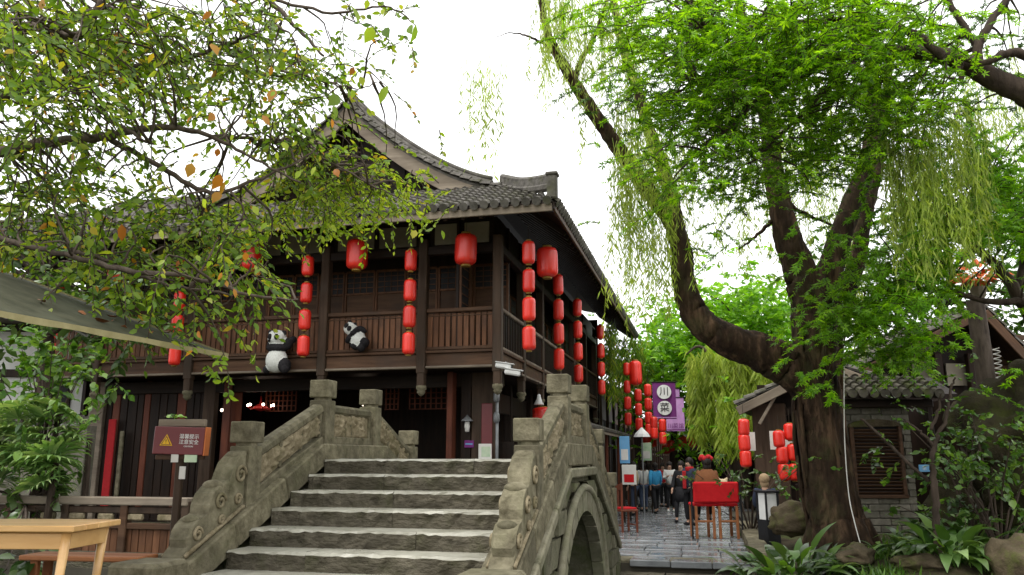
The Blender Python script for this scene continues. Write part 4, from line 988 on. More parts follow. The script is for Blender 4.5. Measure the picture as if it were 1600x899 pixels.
def pxof(p): c = p[1] * cP + (p[2] - EYE) * sP; return 800 + F * p[0] / c, 449.5 - F * (-p[1] * sP + (p[2] - EYE) * cP) / c
O1 = np.array([p for p in O1 if not (1485 < pxof(p)[0] < 1610 and 375 < pxof(p)[1] < 470) and not (1315 < pxof(p)[0] < 1480 and pxof(p)[1] > 572)]) - np.array(tuple(lo)); nodes = [n - lo for n in nodes]; local(tr, lo); reach(tr, nodes, O1, 120, .014)
put('trunk', tr.mesh('trunk', M['bark_dark'], True), low)
foliage('foliage', low, M['leaf_bg'], LEAF_MAPLE, O1[: int(len(O1) * .85)], (.25, .5), 14, (.055, .1), .3, .9, .8, (-.2, -.1, -.05), M['bark_dark'], .3)
foliage('foliage', low, M['leaf_maple'], LEAF_MAPLE, O1[int(len(O1) * .6):], (.25, .5), 14, (.055, .1), .3, .9, 1.4, (-.2, .1, -.05), None, .3)
# --- bare sapling in front of the louvred hut
sap = MB(); tr = sap; nodes = []
add(path([(1466, 905, .055), (1464, 840, .048), (1461, 770, .044), (1457, 720, .038), (1462, 690, .03), (1478, 655, .024), (1485, 615, .018), (1492, 590, .01)], 10.6), 8)
add(path([(1460, 700, .026), (1448, 684, .02), (1430, 668, .015), (1412, 655, .01)], 10.6), 6); add(path([(1455, 672, .025), (1466, 640, .02), (1470, 615, .012)], 10.6), 6); add(path([(1452, 752, .026), (1425, 730, .023), (1390, 695, .02), (1345, 655, .016)], 10.7), 6)
sapt = thing('sapling', 'bare thin sapling with forked dark branches in front of the louvred hut', 'tree', at(1466, 895, 10.6)); put('trunk', local(tr, sapt.location).mesh('trunk', M['bark_dark'], True), sapt)
O1 = ell([(1425, 660, 25, 12, 10.4, 10.8, 10), (1490, 620, 35, 25, 10.4, 10.8, 20), (1350, 740, 18, 30, 10.5, 10.9, 10)]) - np.array(tuple(sapt.location)); foliage('foliage', sapt, M['leaf_bed'], LEAF_WIDE, O1, (.1, .2), 6, (.05, .09), .2)

# --- broadleaf tree reaching in from the left, trunk out of frame
left = thing('broadleaf_tree', 'broad-leaved tree overhanging from the left with yellowing leaves and long branches', 'tree', (-6.2, 6.4, .38)); lfo = left.location.copy()
tr = MB(); nodes = []
add([(Vector((-6.2, 6.4, .3)), .3), (Vector((-6.1, 6.5, 2)), .25), (Vector((-5.9, 6.6, 4)), .2), (Vector((-5.7, 6.7, 6.5)), .12)], 12)
add([(Vector((-5.95, 6.6, 3.6)), .1)] + path([(-60, 252, .065), (0, 238, .05), (80, 222, .042), (170, 214, .036), (255, 198, .028), (330, 214, .02), (400, 250, .013), (470, 285, .008)], 6.6), 8)
add([(Vector((-5.9, 6.6, 4)), .09)] + path([(-60, 180, .07), (0, 152, .05), (60, 130, .045), (120, 126, .04), (200, 106, .035), (300, 88, .025), (380, 60, .015), (440, 30, .01)], 7.0), 8)
add([(Vector((-6.0, 6.5, 2.9)), .06)] + path([(-60, 362, .032), (10, 378, .026), (100, 398, .023), (200, 424, .024), (300, 434, .018), (400, 464, .012), (466, 468, .006)], 6.2), 7)
add(path([(100, 398, .02), (150, 400, .016), (240, 440, .012), (330, 455, .008)], 6.3), 6); add(path([(170, 214, .03), (250, 262, .024), (330, 302, .02), (400, 282, .014), (470, 250, .008)], 6.7), 7)
add(path([(-40, 60, .05), (40, 40, .035), (120, 55, .03), (165, -10, .03)], 6.0), 7); add(path([(80, 60, .03), (130, 150, .022), (200, 205, .015), (240, 225, .01)], 6.4), 6)
add([(Vector((-5.7, 6.7, 6.2)), .07)] + path([(200, -120, .06), (330, -60, .04), (415, -4, .03), (460, 40, .02), (506, 88, .012)], 7.4), 6); add(path([(415, -4, .02), (520, 20, .015), (600, 10, .01), (650, 40, .005)], 7.6), 6); add(path([(440, 110, .012), (510, 128, .009), (560, 138, .007), (597, 126, .004)], 7.6), 5)
add(path([(330, 214, .02), (420, 220, .016), (500, 245, .012), (580, 290, .008)], 7.6), 6)
LL = [(100, 70, 140, 85, 5.6, 8, 270), (40, 60, 80, 70, 5, 7, 110), (320, 50, 120, 60, 6.4, 8.4, 150), (440, 70, 70, 70, 6.8, 8.6, 75), (50, 260, 70, 60, 6, 8, 110), (420, 190, 80, 55, 6.6, 8.4, 70), (495, 225, 40, 45, 7, 8.6, 40), (200, 50, 90, 50, 6, 7.5, 80),
      (340, 330, 80, 35, 6.6, 8, 44), (230, 345, 100, 40, 6.2, 8, 64), (320, 420, 100, 45, 6.2, 7.6, 60), (120, 340, 110, 40, 6.2, 8, 80), (230, 430, 100, 45, 6, 7.4, 60), (380, 120, 60, 40, 6.8, 8, 40), (90, 180, 90, 50, 6, 8, 60), (610, 30, 55, 28, 7, 8, 14), (540, 130, 40, 25, 7, 8, 8), (280, 190, 70, 40, 6.6, 8, 26), (320, 500, 60, 26, 6.4, 7, 14)]
LB = [(550, 295, 65, 38, 7.8, 9, 100), (470, 320, 80, 34, 7.6, 9, 80), (400, 310, 60, 30, 7.4, 8.6, 40), (620, 320, 36, 20, 8, 9, 16), (590, 345, 40, 16, 8, 8.8, 16), (510, 260, 30, 30, 7.6, 8.8, 24)]
keep = lambda A_: np.array([p for p in A_ if not (pxof(p)[0] > 425 and pxof(p)[1] > 352)])
O1 = keep(ell(LL)) - np.array(tuple(lfo)); O2 = keep(ell(LB)) - np.array(tuple(lfo)); nodes = [n - lfo for n in nodes]; local(tr, lfo); reach(tr, nodes, np.vstack([O1, O2]), 330, .014)
put('trunk', tr.mesh('trunk', M['bark_grey'], True), left)
foliage('foliage', left, M['leaf_left'], LEAF_OVAL, O1, (.22, .5), 11, (.05, .095), .5, .75, .25, (.3, -.1, -.2), M['bark_dark'], .5)
foliage('foliage', left, M['leaf_left_bright'], LEAF_OVAL, O2, (.2, .42), 13, (.05, .09), .5, .7, .3, (.3, -.1, -.25), M['bark_dark'], .5)
# single leaves that stand out
big = []
for k, m in enumerate(('leaf_left_bright', 'leaf_left', 'leaf_amber')):
    for tplt in (LEAF_OVAL, LEAF_WIDE):
        big.append(leaves_mesh('leaf', tplt, np.zeros((1, 3)), np.array([[0, 0, -1.0]]), np.array([[.25, -1.0, .2]]), [1.0], M[m]))
spec = [(548, 8, 40, 0), (606, 134, 34, 0), (530, 150, 30, 0), (583, 42, 32, 0), (601, 44, 26, 1), (640, 40, 24, 0), (650, 38, 34, 0), (575, 0, 16, 0), (545, 140, 18, 1), (80, -10, 44, 2), (183, 50, 26, 2), (330, 68, 26, 2), (330, 18, 22, 2), (300, 255, 26, 2), (345, 272, 30, 2), (352, 284, 24, 2), (430, 140, 26, 2), (410, 180, 24, 2), (335, 178, 20, 2), (190, 350, 30, 2), (345, 300, 24, 2), (65, 40, 46, 0), (90, 55, 38, 0), (110, 70, 44, 1), (520, 165, 22, 1), (650, 360, 16, 0), (690, 360, 16, 0)]
for i in range(110):
    c = rnd.choice(LL); spec.append((c[0] + rnd.uniform(-1, 1) * c[2], c[1] + rnd.uniform(-1, 1) * c[3], rnd.uniform(11, 19), rnd.choice((0, 0, 1, 1, 1, 2) if rnd.random() < .5 else (0, 1))))
for (px, py, h, k) in spec:
    Y = rnd.uniform(5.2, 6.6); p = at(px, py, Y) - lfo; s = h * Y / 1250
    put('leaf', big[k * 2 + rnd.randrange(2)], left, p, (rnd.uniform(-.5, .5), rnd.uniform(-.7, .7), rnd.uniform(-.9, .9)), (s, s, s))

# --- background trees
def bg_tree(lab, px, base, Y, regs, m, name='round_tree', n_leaf=14, size=(.16, .3), r=.2, tpl=LEAF_OVAL):
    b = at(px, 700, Y); b.z = gz(Y) - .2; t = thing(name, lab, 'tree', b); tr_ = MB()
    O = ell(regs) - np.array(tuple(b)); c = Vector(O.mean(axis=0)); o, r_ = limb(tr_, [(Vector((0, 0, 0)), r), (Vector((.1, 0, c.z * .5)), r * .8), (c, r * .45)], 8); reach(tr_, o, O, 30, r * .22)
    tr_.build('trunk', M['bark_dark'], t, smooth=True)
    foliage('foliage', t, m, tpl, O, (.5, 1.0), n_leaf, size, .3, .9, 1.0, (0, -.2, 0), None, .7); return t
bg_tree('tall round tree with a bright green crown behind the willow limb', 1165, 0, 32, [(1165, 505, 60, 52, 30, 34, 560), (1150, 565, 75, 45, 30, 34, 400), (1198, 480, 34, 32, 30, 33, 160), (1130, 510, 30, 40, 30, 33, 120)], M['leaf_bg'])
bg_tree('green tree rising behind the far end of the lantern street', 1050, 0, 36, [(1055, 545, 36, 42, 34, 38, 380), (1040, 590, 35, 40, 33, 37, 240), (1085, 580, 40, 55, 34, 38, 340), (1085, 650, 40, 40, 34, 37, 200), (1010, 610, 14, 40, 36, 38, 40)], M['leaf_bg'])
t = thing('weeping_willow', 'young pale green weeping willow beside the street below the big limb', 'tree', at(1150, 735, 24)); to = t.location.copy()
P, A, N_, sm = strands([(1075, 1235, 545, 600, 600, 700, 24, 260), (1100, 1200, 530, 560, 570, 640, 23.5, 110), (1120, 1185, 600, 640, 680, 716, 23, 40)], 24)
sm.v = [tuple(Vector(v) - to) for v in sm.v]
tag(put('foliage', leaves_mesh('foliage', LEAF_THIN, P - np.array(tuple(to)), A, N_, rng.uniform(.22, .42, len(P)), M['leaf_willow']), t), kind='stuff')
tw = MB(); limb(tw, [(Vector((0, 0, -.2)), .16), (Vector((-.1, 0, 1.5)), .13), (Vector((.1, 0, 3.6)), .09)], 8); limb(tw, [(Vector((0, 0, 2.4)), .08), (Vector((-.8, 0, 3.6)), .05), (Vector((-1.3, 0, 3.4)), .02)], 6); limb(tw, [(Vector((0, 0, 2.6)), .08), (Vector((.7, .2, 3.6)), .05), (Vector((1.2, .2, 3.5)), .02)], 6); tw.build('trunk', M['bark_dark'], t, smooth=True)
O1 = ell([(1165, 690, 20, 22, 22.8, 23.4, 20), (1150, 668, 18, 12, 22.8, 23.4, 12)]) - np.array(tuple(to)); foliage('foliage', t, M['leaf_bg'], LEAF_WIDE, O1, (.2, .4), 8, (.1, .18))
bg_tree('dark bushy tree filling the gap behind the gabled house on the right', 1450, 0, 24, [(1450, 480, 110, 70, 22, 26, 160), (1580, 420, 70, 90, 21, 24, 130), (1400, 390, 60, 60, 23, 26, 50), (1480, 330, 90, 50, 22, 25, 70)], M['leaf_maple_dark'], 'bushy_tree')
bg_tree('dark leafy tree at far left between the white house and the teahouse', 60, 0, 17, [(40, 440, 70, 40, 15, 18, 60), (150, 470, 60, 60, 15, 16, 60), (20, 360, 50, 30, 16, 18, 30)], M['leaf_shade'], 'bushy_tree')
# hanging creepers on the second building
cr = thing('creeper', 'dark green creeper trailing from the eave beside the fourth lantern string', 'plant', loc2(OT, 1.4, 12.5, 3.2)); co = cr.location.copy()
P, A, N_, sm = strands([(946, 962, 500, 520, 560, 640, 28.5, 26), (962, 1006, 520, 550, 560, 640, 31, 34), (1008, 1022, 550, 570, 590, 640, 33, 10)], 22)
sm.v = [tuple(Vector(v) - co) for v in sm.v]; tag(put('foliage', leaves_mesh('foliage', LEAF_THIN, P - np.array(tuple(co)), A, N_, rng.uniform(.2, .36, len(P)), M['leaf_left']), cr), kind='stuff'); tag(put('stem', sm.mesh('stem', M['leaf_shade']), cr), kind='stuff')

# ------------------------------------------------------------------ houses down the street
def row_house(name, label, y0, y1, xe, ze, xw, pitch=.5, up=3.2, right=False):
    """timber house along the street; eave edge at x = xe, wall at xw"""
    t = thing(name, label, 'building', loc2(OT, 0, y0, gz(loc2(OT, 0, y0).y)), RZ); L = y1 - y0; sg = -1 if not right else 1; dep = 6
    xb = xw + sg * dep; wl = MB(); mb = MB().box(min(xw, xb), max(xw, xb), .1, L - .1, -.6, ze - .1)
    mb.build('wall', M['wood_dark'], t)
    rf = MB(); xr = xw + sg * 3; zr = ze + abs(xr - xe) * pitch
    for dz in (0, -.12): rf.add([(xe, 0, ze + dz), (xr, 0, zr + dz), (xr, L, zr + dz), (xe, L, ze + dz)], [(0, 1, 2, 3)]); rf.add([(xr, 0, zr + dz), (xb, 0, ze + dz), (xb, L, ze + dz), (xr, L, zr + dz)], [(0, 1, 2, 3)])
    rf.add([(xe, 0, ze), (xe, L, ze), (xe, L, ze - .12), (xe, 0, ze - .12)], [(0, 1, 2, 3)]).add([(xe, 0, ze), (xr, 0, zr), (xr, 0, zr - .12), (xe, 0, ze - .12)], [(0, 1, 2, 3)]).add([(xb, 0, ze), (xr, 0, zr), (xr, 0, zr - .12), (xb, 0, ze - .12)], [(0, 1, 2, 3)])
    r = rf.build('roof', M['wood_weathered'], t); tl = MB(); y = .1
    while y < L: tile_col(tl, [(xe, y, ze + .01), (xr, y, zr + .01)], (0, 1, 0), .11, .45); y += .3
    tag(tl.build('roof_tile', M['roof_tile'], r), kind='stuff')
    MB().add([(xw, .1, ze - .2), (xr, .1, zr - .2), (xb, .1, ze - .2)], [(0, 1, 2)]).build('gable_wall', M['wood_dark'], t)
    y = .1
    while y < L:
        MB().cbox((0, 0, 0), (.16, .16, ze), .015).build('post', M['wood_post'], t, (xw - sg * .1, y, ze / 2 - .3)); y += 2.4
    for y in np.arange(.5, L - 1.5, 2.4):
        MB().cbox((0, 0, 0), (.06, 1.7, 1.5), .01).build('shop_front', M['wood_slat'], t, (xw - sg * .06, y + .8, ze - 1.1)); MB().cbox((0, 0, 0), (.06, 1.9, .12), .01).build('beam', M['wood_beam'], t, (xw - sg * .08, y + .8, 2.5))
    return t
row_house('shop_house', 'lower dark shop house next down the street after the teahouse, creeper on its eave', 17.4, 33, 1.7, 5.4, -.2)
row_house('shop_house', 'last small dark shop house at the far left end of the street', 33.4, 58, 2.6, 4.6, .6)
row_house('market_row', 'long low dark stall row on the right side of the street beyond the willow', 13, 46, 5.3, 3.2, 6.1, .45, right=True)
gt = thing('gate_hall', 'dark roofed gate hall closing the far end of the street', 'building', loc2(OT, 3.5, 60, -.75), RZ)
MB().box(-9, -2.2, 0, 5, 0, 4.2).build('wall', M['wood_dark'], gt); MB().box(2.2, 9, 0, 5, 0, 4.2).build('wall', M['wood_dark'], gt); MB().box(-2.2, 2.2, .6, 5, 2.9, 4.2).build('lintel', M['wood_dark'], gt); MB().box(-9, 9, 4.6, 5, 0, 4.2).build('wall', M['wood_dark'], gt)
rf = MB().add([(-9.8, -1.2, 4.1), (9.8, -1.2, 4.1), (8.8, 2.5, 6), (-8.8, 2.5, 6), (9.8, 6.2, 4.1), (-9.8, 6.2, 4.1)], [(0, 1, 2, 3), (3, 2, 4, 5), (1, 4, 2), (0, 3, 5), (0, 5, 4, 1)]); r_ = rf.build('roof', M['roof_tile'], gt)
tl = MB(); 
for x in np.arange(-9.6, 9.7, .4): tile_col(tl, [(x, -1.2, 4.12), (x * .92, 2.4, 6.0)], (1, 0, 0), .14, .6)
tag(tl.build('roof_tile', M['roof_tile'], r_), kind='stuff')

# white house and wall at the far left
wh = thing('white_house', 'pale plastered house with dark beams glimpsed at the far left edge', 'building', (at(60, 600, 21).x, 21, 0), .1)
MB().box(-4, 1.25, 0, 5, -.3, 5.0).build('wall', M['plaster_white'], wh)
for z in (2.55, 3.7, 4.9): MB().cbox((-1.4, -.03, z), (5.4, .1, .2), .01).build('beam', M['wood_dark'], wh)
for x in (-3, -1.3, .4): 
    wd = MB().cbox((0, 0, 0), (.9, .08, .95), .01).build('window', M['wood_dark'], wh, (x, -.01, 3.15)); MB().box(-.38, .38, -.055, -.045, -.4, .4).build('pane', M['paint_black'], wd)
rf = MB().add([(-4.6, -.9, 5.0), (1.9, -.9, 5.0), (1.9, 2.6, 6.4), (-4.6, 2.6, 6.4), (1.9, 5.9, 5.0), (-4.6, 5.9, 5.0)], [(0, 1, 2, 3), (3, 2, 4, 5), (1, 4, 2), (0, 3, 5), (0, 5, 4, 1)]); r_ = rf.build('roof', M['roof_tile'], wh); tl = MB()
for x in np.arange(-4.5, 1.9, .27): tile_col(tl, [(x, -.92, 5.01), (x, 2.6, 6.41)], (1, 0, 0), .1, .4)
tag(tl.build('roof_tile', M['roof_tile'], r_), kind='stuff')
for px, py, lab in ((97, 441, 'orange-red lantern above the parasol edge at far left'), (92, 516, 'orange-red lantern below the parasol hem by the white house'), (84, 550, 'lowest orange-red lantern at far left, just above the shrub')):
    lantern(at(px, py, 19.8), .2, .5, lab, 'lanterns by the white house', .3)
gw = thing('garden_wall', 'grey plastered garden wall behind the fan palm with dark coping', 'wall', (at(110, 700, 15.6).x, 15.6, 0), -.1)
MB().box(-6, .3, 0, .3, -.1, 2.15).build('wall', M['brick_grey'], gw); tl = MB()
for x in np.arange(-5.9, .35, .2): tile_col(tl, [(x, -.12, 2.16), (x, .15, 2.3)], (1, 0, 0), .07, .15)
tag(tl.build('coping_tile', M['roof_tile'], gw), kind='stuff')

# ------------------------------------------------------------------ right bank: bed, huts, rocks
mb = MB(); nx, ny = 56, 44; vs = []
for j in range(ny + 1):
    for i in range(nx + 1):
        x, y = 3.55 + 11.5 * i / nx, 8.3 + 8.2 * j / ny; q = min(1, (i / nx) * 6); z = .02 + .22 * q + .10 * mnoise.noise(Vector((x * .9, y * .9, 0))) + .05 * mnoise.noise(Vector((x * 3, y * 3, 2)))
        if y < 10: z -= (10 - y) * .28
        x2 = x + max(0, (12.4 - y)) * .0 - (y - 12.4) * -.242 * (1 - i / nx)
        vs.append((x2, y, z))
mb.add(vs, [(j * (nx + 1) + i, j * (nx + 1) + i + 1, (j + 1) * (nx + 1) + i + 1, (j + 1) * (nx + 1) + i) for j in range(ny) for i in range(nx)])
bed = mb.build('planting_bed', M['soil'], smooth=True); tag(bed, kind='structure')
def bedz(x, y):
    r, p, nrm, i = bed.ray_cast(Vector((x, y, 5)), Vector((0, 0, -1))); return p.z if r else .1
bpy.context.view_layer.update()
ke = thing('bed_kerb', 'weathered stone kerb along the street side of the willow bed', 'kerb', loc2(OT, 4.98, -3.6), RZ)
for k in range(8): rough_slab(.78, .3, .36, .012, 9, 50 + k).build('kerb_stone', M['stone_rail'], ke, (rnd.uniform(-.01, .01), .4 + k * .79, .17), (0, 0, math.pi / 2 + rnd.uniform(-.02, .02)))
def rock(label, p, r, sc, m, seed, group=None, sub=4, rough=.35):
    bm = bmesh.new(); bmesh.ops.create_icosphere(bm, subdivisions=sub, radius=1)
    for v in bm.verts:
        n = v.co.normalized(); k = 1 + rough * mnoise.noise(n * 1.3 + Vector((seed, 0, 0))) + rough * .5 * mnoise.noise(n * 3.1 + Vector((0, seed, 0))) + rough * .22 * mnoise.noise(n * 8 + Vector((0, 0, seed)))
        k = round(k * 9) / 9 * .35 + k * .65; v.co = Vector((n.x * sc[0], n.y * sc[1], n.z * sc[2])) * r * k
    me = bpy.data.meshes.new('boulder'); bm.to_mesh(me); bm.free(); me.materials.append(m); me.polygons.foreach_set('use_smooth', [True] * len(me.polygons))
    return tag(put('boulder', me, None, p, (0, 0, seed)), label, 'rock', group)
rock('big dark mossy rock outcrop looming at the right edge', at(1625, 715, 12.4), 1.0, (1.0, 1.0, 1.35), M['rock_mossy'], 1.3, None, 5, .4)
rock('dark rock shoulder at the foot of the mossy outcrop, behind the leafy plant', at(1540, 790, 13.0), .75, (1.1, .9, 1.0), M['rock_mossy'], 2.9)
rock('reddish boulder in the bottom right corner', at(1592, 885, 9.8), .36, (1.3, 1, .95), M['rock'], 4.1)
rock('brown boulder by the white light box, left of the willow trunk', at(1240, 812, 13.4), .33, (1.2, .8, .8), M['rock'], 5.6)
rock('low moss-covered stone at the willow root', at(1337, 868, 11.0), .22, (1.9, 1, .6), M['rock'], 7.2)
rock('half buried stone in the ground cover at the bottom', at(1440, 882, 10.2), .2, (1.6, 1, .6), M['rock'], 8.8)

# gabled timber stall with lanterns, left of the trunk
YA = 17.6; RA = -math.radians(22); xr = at(1296, 600, YA).x; xl = xr - 1.985; ze = at(1149, 634, YA + .74).z; zr = ze + (xr - xl) * .47; gA = gz(YA)
sa = thing('timber_stall', 'small gabled timber stall with red lanterns, seen left of the willow trunk', 'building', (xr, YA, gA), RA); hw = xr - xl; zl = ze - gA; zr -= gA
rf = MB()
for sg in (-1, 1):
    for dz in (0, -.1): rf.add([(sg * hw, 0, zl + dz), (0, 0, zr + dz), (0, 3, zr + dz), (sg * hw, 3, zl + dz)], [(0, 1, 2, 3)])
    rf.add([(sg * hw, 0, zl), (sg * hw, 3, zl), (sg * hw, 3, zl - .1), (sg * hw, 0, zl - .1)], [(0, 1, 2, 3)])
rA = rf.build('roof', M['wood_dark'], sa); tl = MB()
for sg in (-1, 1):
    y = .02
    while y < 3: tile_col(tl, [(sg * (hw + .04), y, zl + .0), (0, y, zr + .01)], (0, 1, 0), .08, .26); y += .21
tag(tl.build('roof_tile', M['roof_tile'], rA), kind='stuff')
for sg in (-1, 1):
    a = Vector((sg * hw, -.02, zl - .13)); b = Vector((0, -.02, zr - .13)); d = b - a; ang = math.atan2(d.z, d.x)
    MB().cbox((0, 0, 0), (d.length, .05, .2), .01).build('barge_board', M['wood_weathered'], rA, (a + b) / 2, (0, -ang, 0))
for x0, x1 in ((1178, 1225), (1328, 1350)):
    a, b = [(at(q_, 700, YA + .9).x - xr) / math.cos(RA) - .12 for q_ in (x0, x1)]; MB().cbox((0, 0, 0), (b - a, .2, zl + .3), .02).build('post', M['wood_post'], sa, ((a + b) / 2, .45, zl / 2 - .1))
MB().box(-hw + .5, hw - .3, 2.4, 2.5, -.1, zl).build('wall', M['wood_dark'], sa); MB().box(hw - .5, hw - .4, .6, 2.4, -.1, zl).build('wall', M['wood_dark'], sa)
MB().cbox((0, .5, zl - .12), (2 * hw - .8, .16, .18), .01).build('beam', M['wood_dark_x'], sa); MB().cbox((.3, .55, .5), (hw * 1.2, .4, 1.0), .02).build('counter', M['wood_dark'], sa)
MB().box(-hw + .4, hw - .4, .6, .66, zl - .1, zl + .5).build('gable_wall', M['wood_dark'], sa)
MB().cbox((0, 0, 0), (.07, .07, .75), .01).build('brace', M['wood_weathered'], sa, (-hw + .65, .05, zl - .1), (0, .55, 0))
for px, py in ((1172, 690), (1211, 688), (1233, 686)):
    p = at(px, py, YA + .2); MB().box(-.11, .11, 0, .012, -.2, .2).build('paper_panel', M['paper_white'], sa, Matrix.Rotation(-RA, 3, 'Z') @ Vector((p.x - xr, p.y - YA, p.z - gA)))
GA = 'lanterns hung from the timber stall'
for k, (px, py, lab) in enumerate([(1162, 668, 'top red lantern at the left eave corner of the timber stall'), (1163, 692, 'middle red lantern at the left eave corner of the timber stall'), (1165, 717, 'bottom red lantern at the left eave corner of the timber stall'),
         (1217, 686, 'top left of the six lanterns beside the willow trunk'), (1222, 711, 'middle left of the six lanterns beside the willow trunk'), (1225, 738, 'bottom left of the six lanterns beside the willow trunk'),
         (1234, 675, 'top right of the six lanterns beside the willow trunk'), (1239, 707, 'middle right of the six lanterns beside the willow trunk'), (1241, 738, 'bottom right of the six lanterns beside the willow trunk')]):
    lantern(at(px, py, YA - .1), .125, .36, lab, GA, .3 if k % 3 == 0 else .1)

# brick hut with louvred window and tiled eave
YH = 14.8; x0 = at(1300, 700, YH).x; x1 = at(1424, 700, YH).x; zt = at(800, 622, YH).z; zg = .0
hb = thing('brick_hut', 'small grey brick hut with louvred window and mossy tiled eave behind the willow', 'building', (x0, YH, 0)); Wd = x1 - x0
MB().box(0, Wd, .02, .9, -.1, zt).build('wall', M['brick_grey'], hb)
wx0, wx1 = at(1331, 700, YH).x - x0, at(1406, 700, YH).x - x0; wz0, wz1 = at(800, 776, YH).z, at(800, 664, YH).z
bm_ = [MB().cbox((0, 0, 0), (L, .06, .112), .01).mesh('brick', M['brick_grey']) for L in (.36, .2)]
z = .06; row = 0
while z < zt - .02:
    x = -.18 * (row % 2)
    while x < Wd:
        L = .372; a, b = max(x, 0), min(x + L, Wd)
        for (p, q) in ([(a, b)] if not (z + .06 > wz0 and z - .06 < wz1 + .06) else [(a, min(b, wx0 - .05)), (max(a, wx1 + .05), b)]):
            if q - p > .04: put('brick', bm_[0], hb, ((p + q) / 2, -.002 + rnd.uniform(-.006, .006), z), (0, 0, 0), ((q - p - .01) / .36, 1, 1))
        x += L
    z += .122; row += 1
wd = MB()
for sx in (wx0, wx1): wd.cbox((sx, -.03, (wz0 + wz1) / 2), (.06, .1, wz1 - wz0), .008)
wd.cbox(((wx0 + wx1) / 2, -.03, wz0), (wx1 - wx0 + .1, .1, .06), .008); wf = wd.build('louvre_window', M['wood_beam'], hb)
ar = [((wx0 + wx1) / 2 + (wx1 - wx0) / 2 * 1.12 * math.cos(t), wz1 - .03 + .13 * math.sin(t)) for t in np.linspace(0, math.pi, 10)]
MB().prism(ar + [(wx0 - .05, wz1 - .05)], lambda a, b: (a, .0, b), lambda a, b: (a, -.09, b), .03).build('arch_lintel', M['rock'], wf)
MB().box(wx0, wx1, .0, .014, wz0, wz1).build('backing', M['paint_black'], wf)
lm = MB().cbox((0, 0, 0), (wx1 - wx0 - .05, .06, .014), .003).mesh('slat', M['wood_beam']); nl = 19
for i in range(nl): put('slat', lm, wf, ((wx0 + wx1) / 2, -.03, wz0 + .06 + (wz1 - wz0 - .1) * i / nl), (-.7, 0, 0))
pe = MB().add([(-.3, -.72, zt + .02), (Wd + .55, -.72, zt + .02), (Wd + .55, .1, zt + .38), (-.3, .1, zt + .38), (-.3, -.72, zt - .06), (Wd + .55, -.72, zt - .06), (Wd + .55, .1, zt + .3), (-.3, .1, zt + .3)], [(0, 1, 2, 3), (7, 6, 5, 4), (0, 4, 5, 1), (1, 5, 6, 2), (0, 3, 7, 4)])
ev = pe.build('eave', M['wood_dark'], hb)
shrubs_on_eave = ell([(1380, 600, 70, 8, 14.2, 14.7, 40), (1440, 606, 30, 10, 14.1, 14.6, 30)])
eo = thing('creeper', 'moss and small creeping plants growing along the tiled eave of the brick hut', 'plant', (x0 + .8, YH - .5, zt + .2)); foliage('foliage', eo, M['leaf_bed'], LEAF_WIDE, shrubs_on_eave - np.array(tuple(eo.location)), (.06, .14), 6, (.03, .06)); MB().cbox((Wd / 2, -.3, zt - .12), (Wd + .6, .12, .14), .01).build('beam', M['wood_dark_x'], hb)
tm = MB(); tile_col(tm, [(0, 0, 0), (0, .8, .352)], (1, 0, 0), .075, .2, .02); tm.lathe([(.085, -.012), (.085, .012)], 12, (0, -.02, .02), R=Matrix.Rotation(math.pi / 2, 3, 'X')); tmm = tm.mesh('roof_tile', M['roof_tile_mossy'])
for i in range(int((Wd + .8) / .19)): put('roof_tile', tmm, ev, (-.24 + i * .19, -.73, zt + .01 + rnd.uniform(-.006, .006)))
MB().box(Wd, Wd + 1.5, 1.2, 1.3, -.1, zt + .2).build('wall', M['wood_dark'], hb); MB().box(Wd + 1.0, Wd + 1.1, .2, 1.2, -.1, zt).build('post', M['wood_dark'], hb)
MB().cbox((Wd + .35, -.05, zt / 2), (.1, .12, zt), .01).build('door_post', M['wood_dark'], hb)
p = at(1444, 732, 15.3); bs = thing('door_sign', 'small blue plate in the dark doorway beside the brick hut', 'sign', p); MB().cbox((0, 0, 0), (.2, .02, .13), .005).build('plate', M['poster_blue'], bs); put('lettering', text_mesh('lettering', '茶', .09, M['paint_white']), bs, (0, -.012, 0), (math.pi / 2, 0, 0))
# gabled house behind
YC = 18.6; ap = at(1536, 479, YC); lf = at(1330, 580, YC); rt = at(1640, 590, YC)
hc = thing('gabled_house', 'dark timber house with broad gable roof at the right, cream wall under it', 'building', (ap.x, YC, 0)); zl = lf.z; hwl = ap.x - lf.x; hwr = rt.x - ap.x
rf = MB()
for (ex, ez) in ((-hwl, zl), (hwr, rt.z)):
    for dz in (0, -.12): rf.add([(ex, 0, ez + dz), (0, 0, ap.z + dz), (0, 5, ap.z + dz), (ex, 5, ez + dz)], [(0, 1, 2, 3)])
    rf.add([(ex, 0, ez), (ex, 5, ez), (ex, 5, ez - .12), (ex, 0, ez - .12)], [(0, 1, 2, 3)])
rC = rf.build('roof', M['wood_dark'], hc); tl = MB()
for (ex, ez) in ((-hwl, zl), (hwr, rt.z)):
    y = .02
    while y < 5: tile_col(tl, [(ex, y, ez), (0, y, ap.z + .01)], (0, 1, 0), .09, .3); y += .24
    a = Vector((ex, -.02, ez - .14)); b = Vector((0, -.02, ap.z - .14)); d = b - a; ang = math.atan2(d.z, d.x)
    MB().cbox((0, 0, 0), (d.length, .06, .2), .01).build('barge_board', M['wood_beam'], rC, (a + b) / 2, (0, -ang if ex < 0 else -ang, 0))
tag(tl.build('roof_tile', M['roof_tile'], rC), kind='stuff')
gb = MB().add([(-hwl + .5, .9, 0), (hwr - .3, .9, 0), (hwr - .3, .9, rt.z + .1), (0, .9, ap.z - .25), (-hwl + .5, .9, zl + .1)], [(0, 1, 2, 3, 4)]); gb.build('gable_wall', M['wood_dark'], hc)
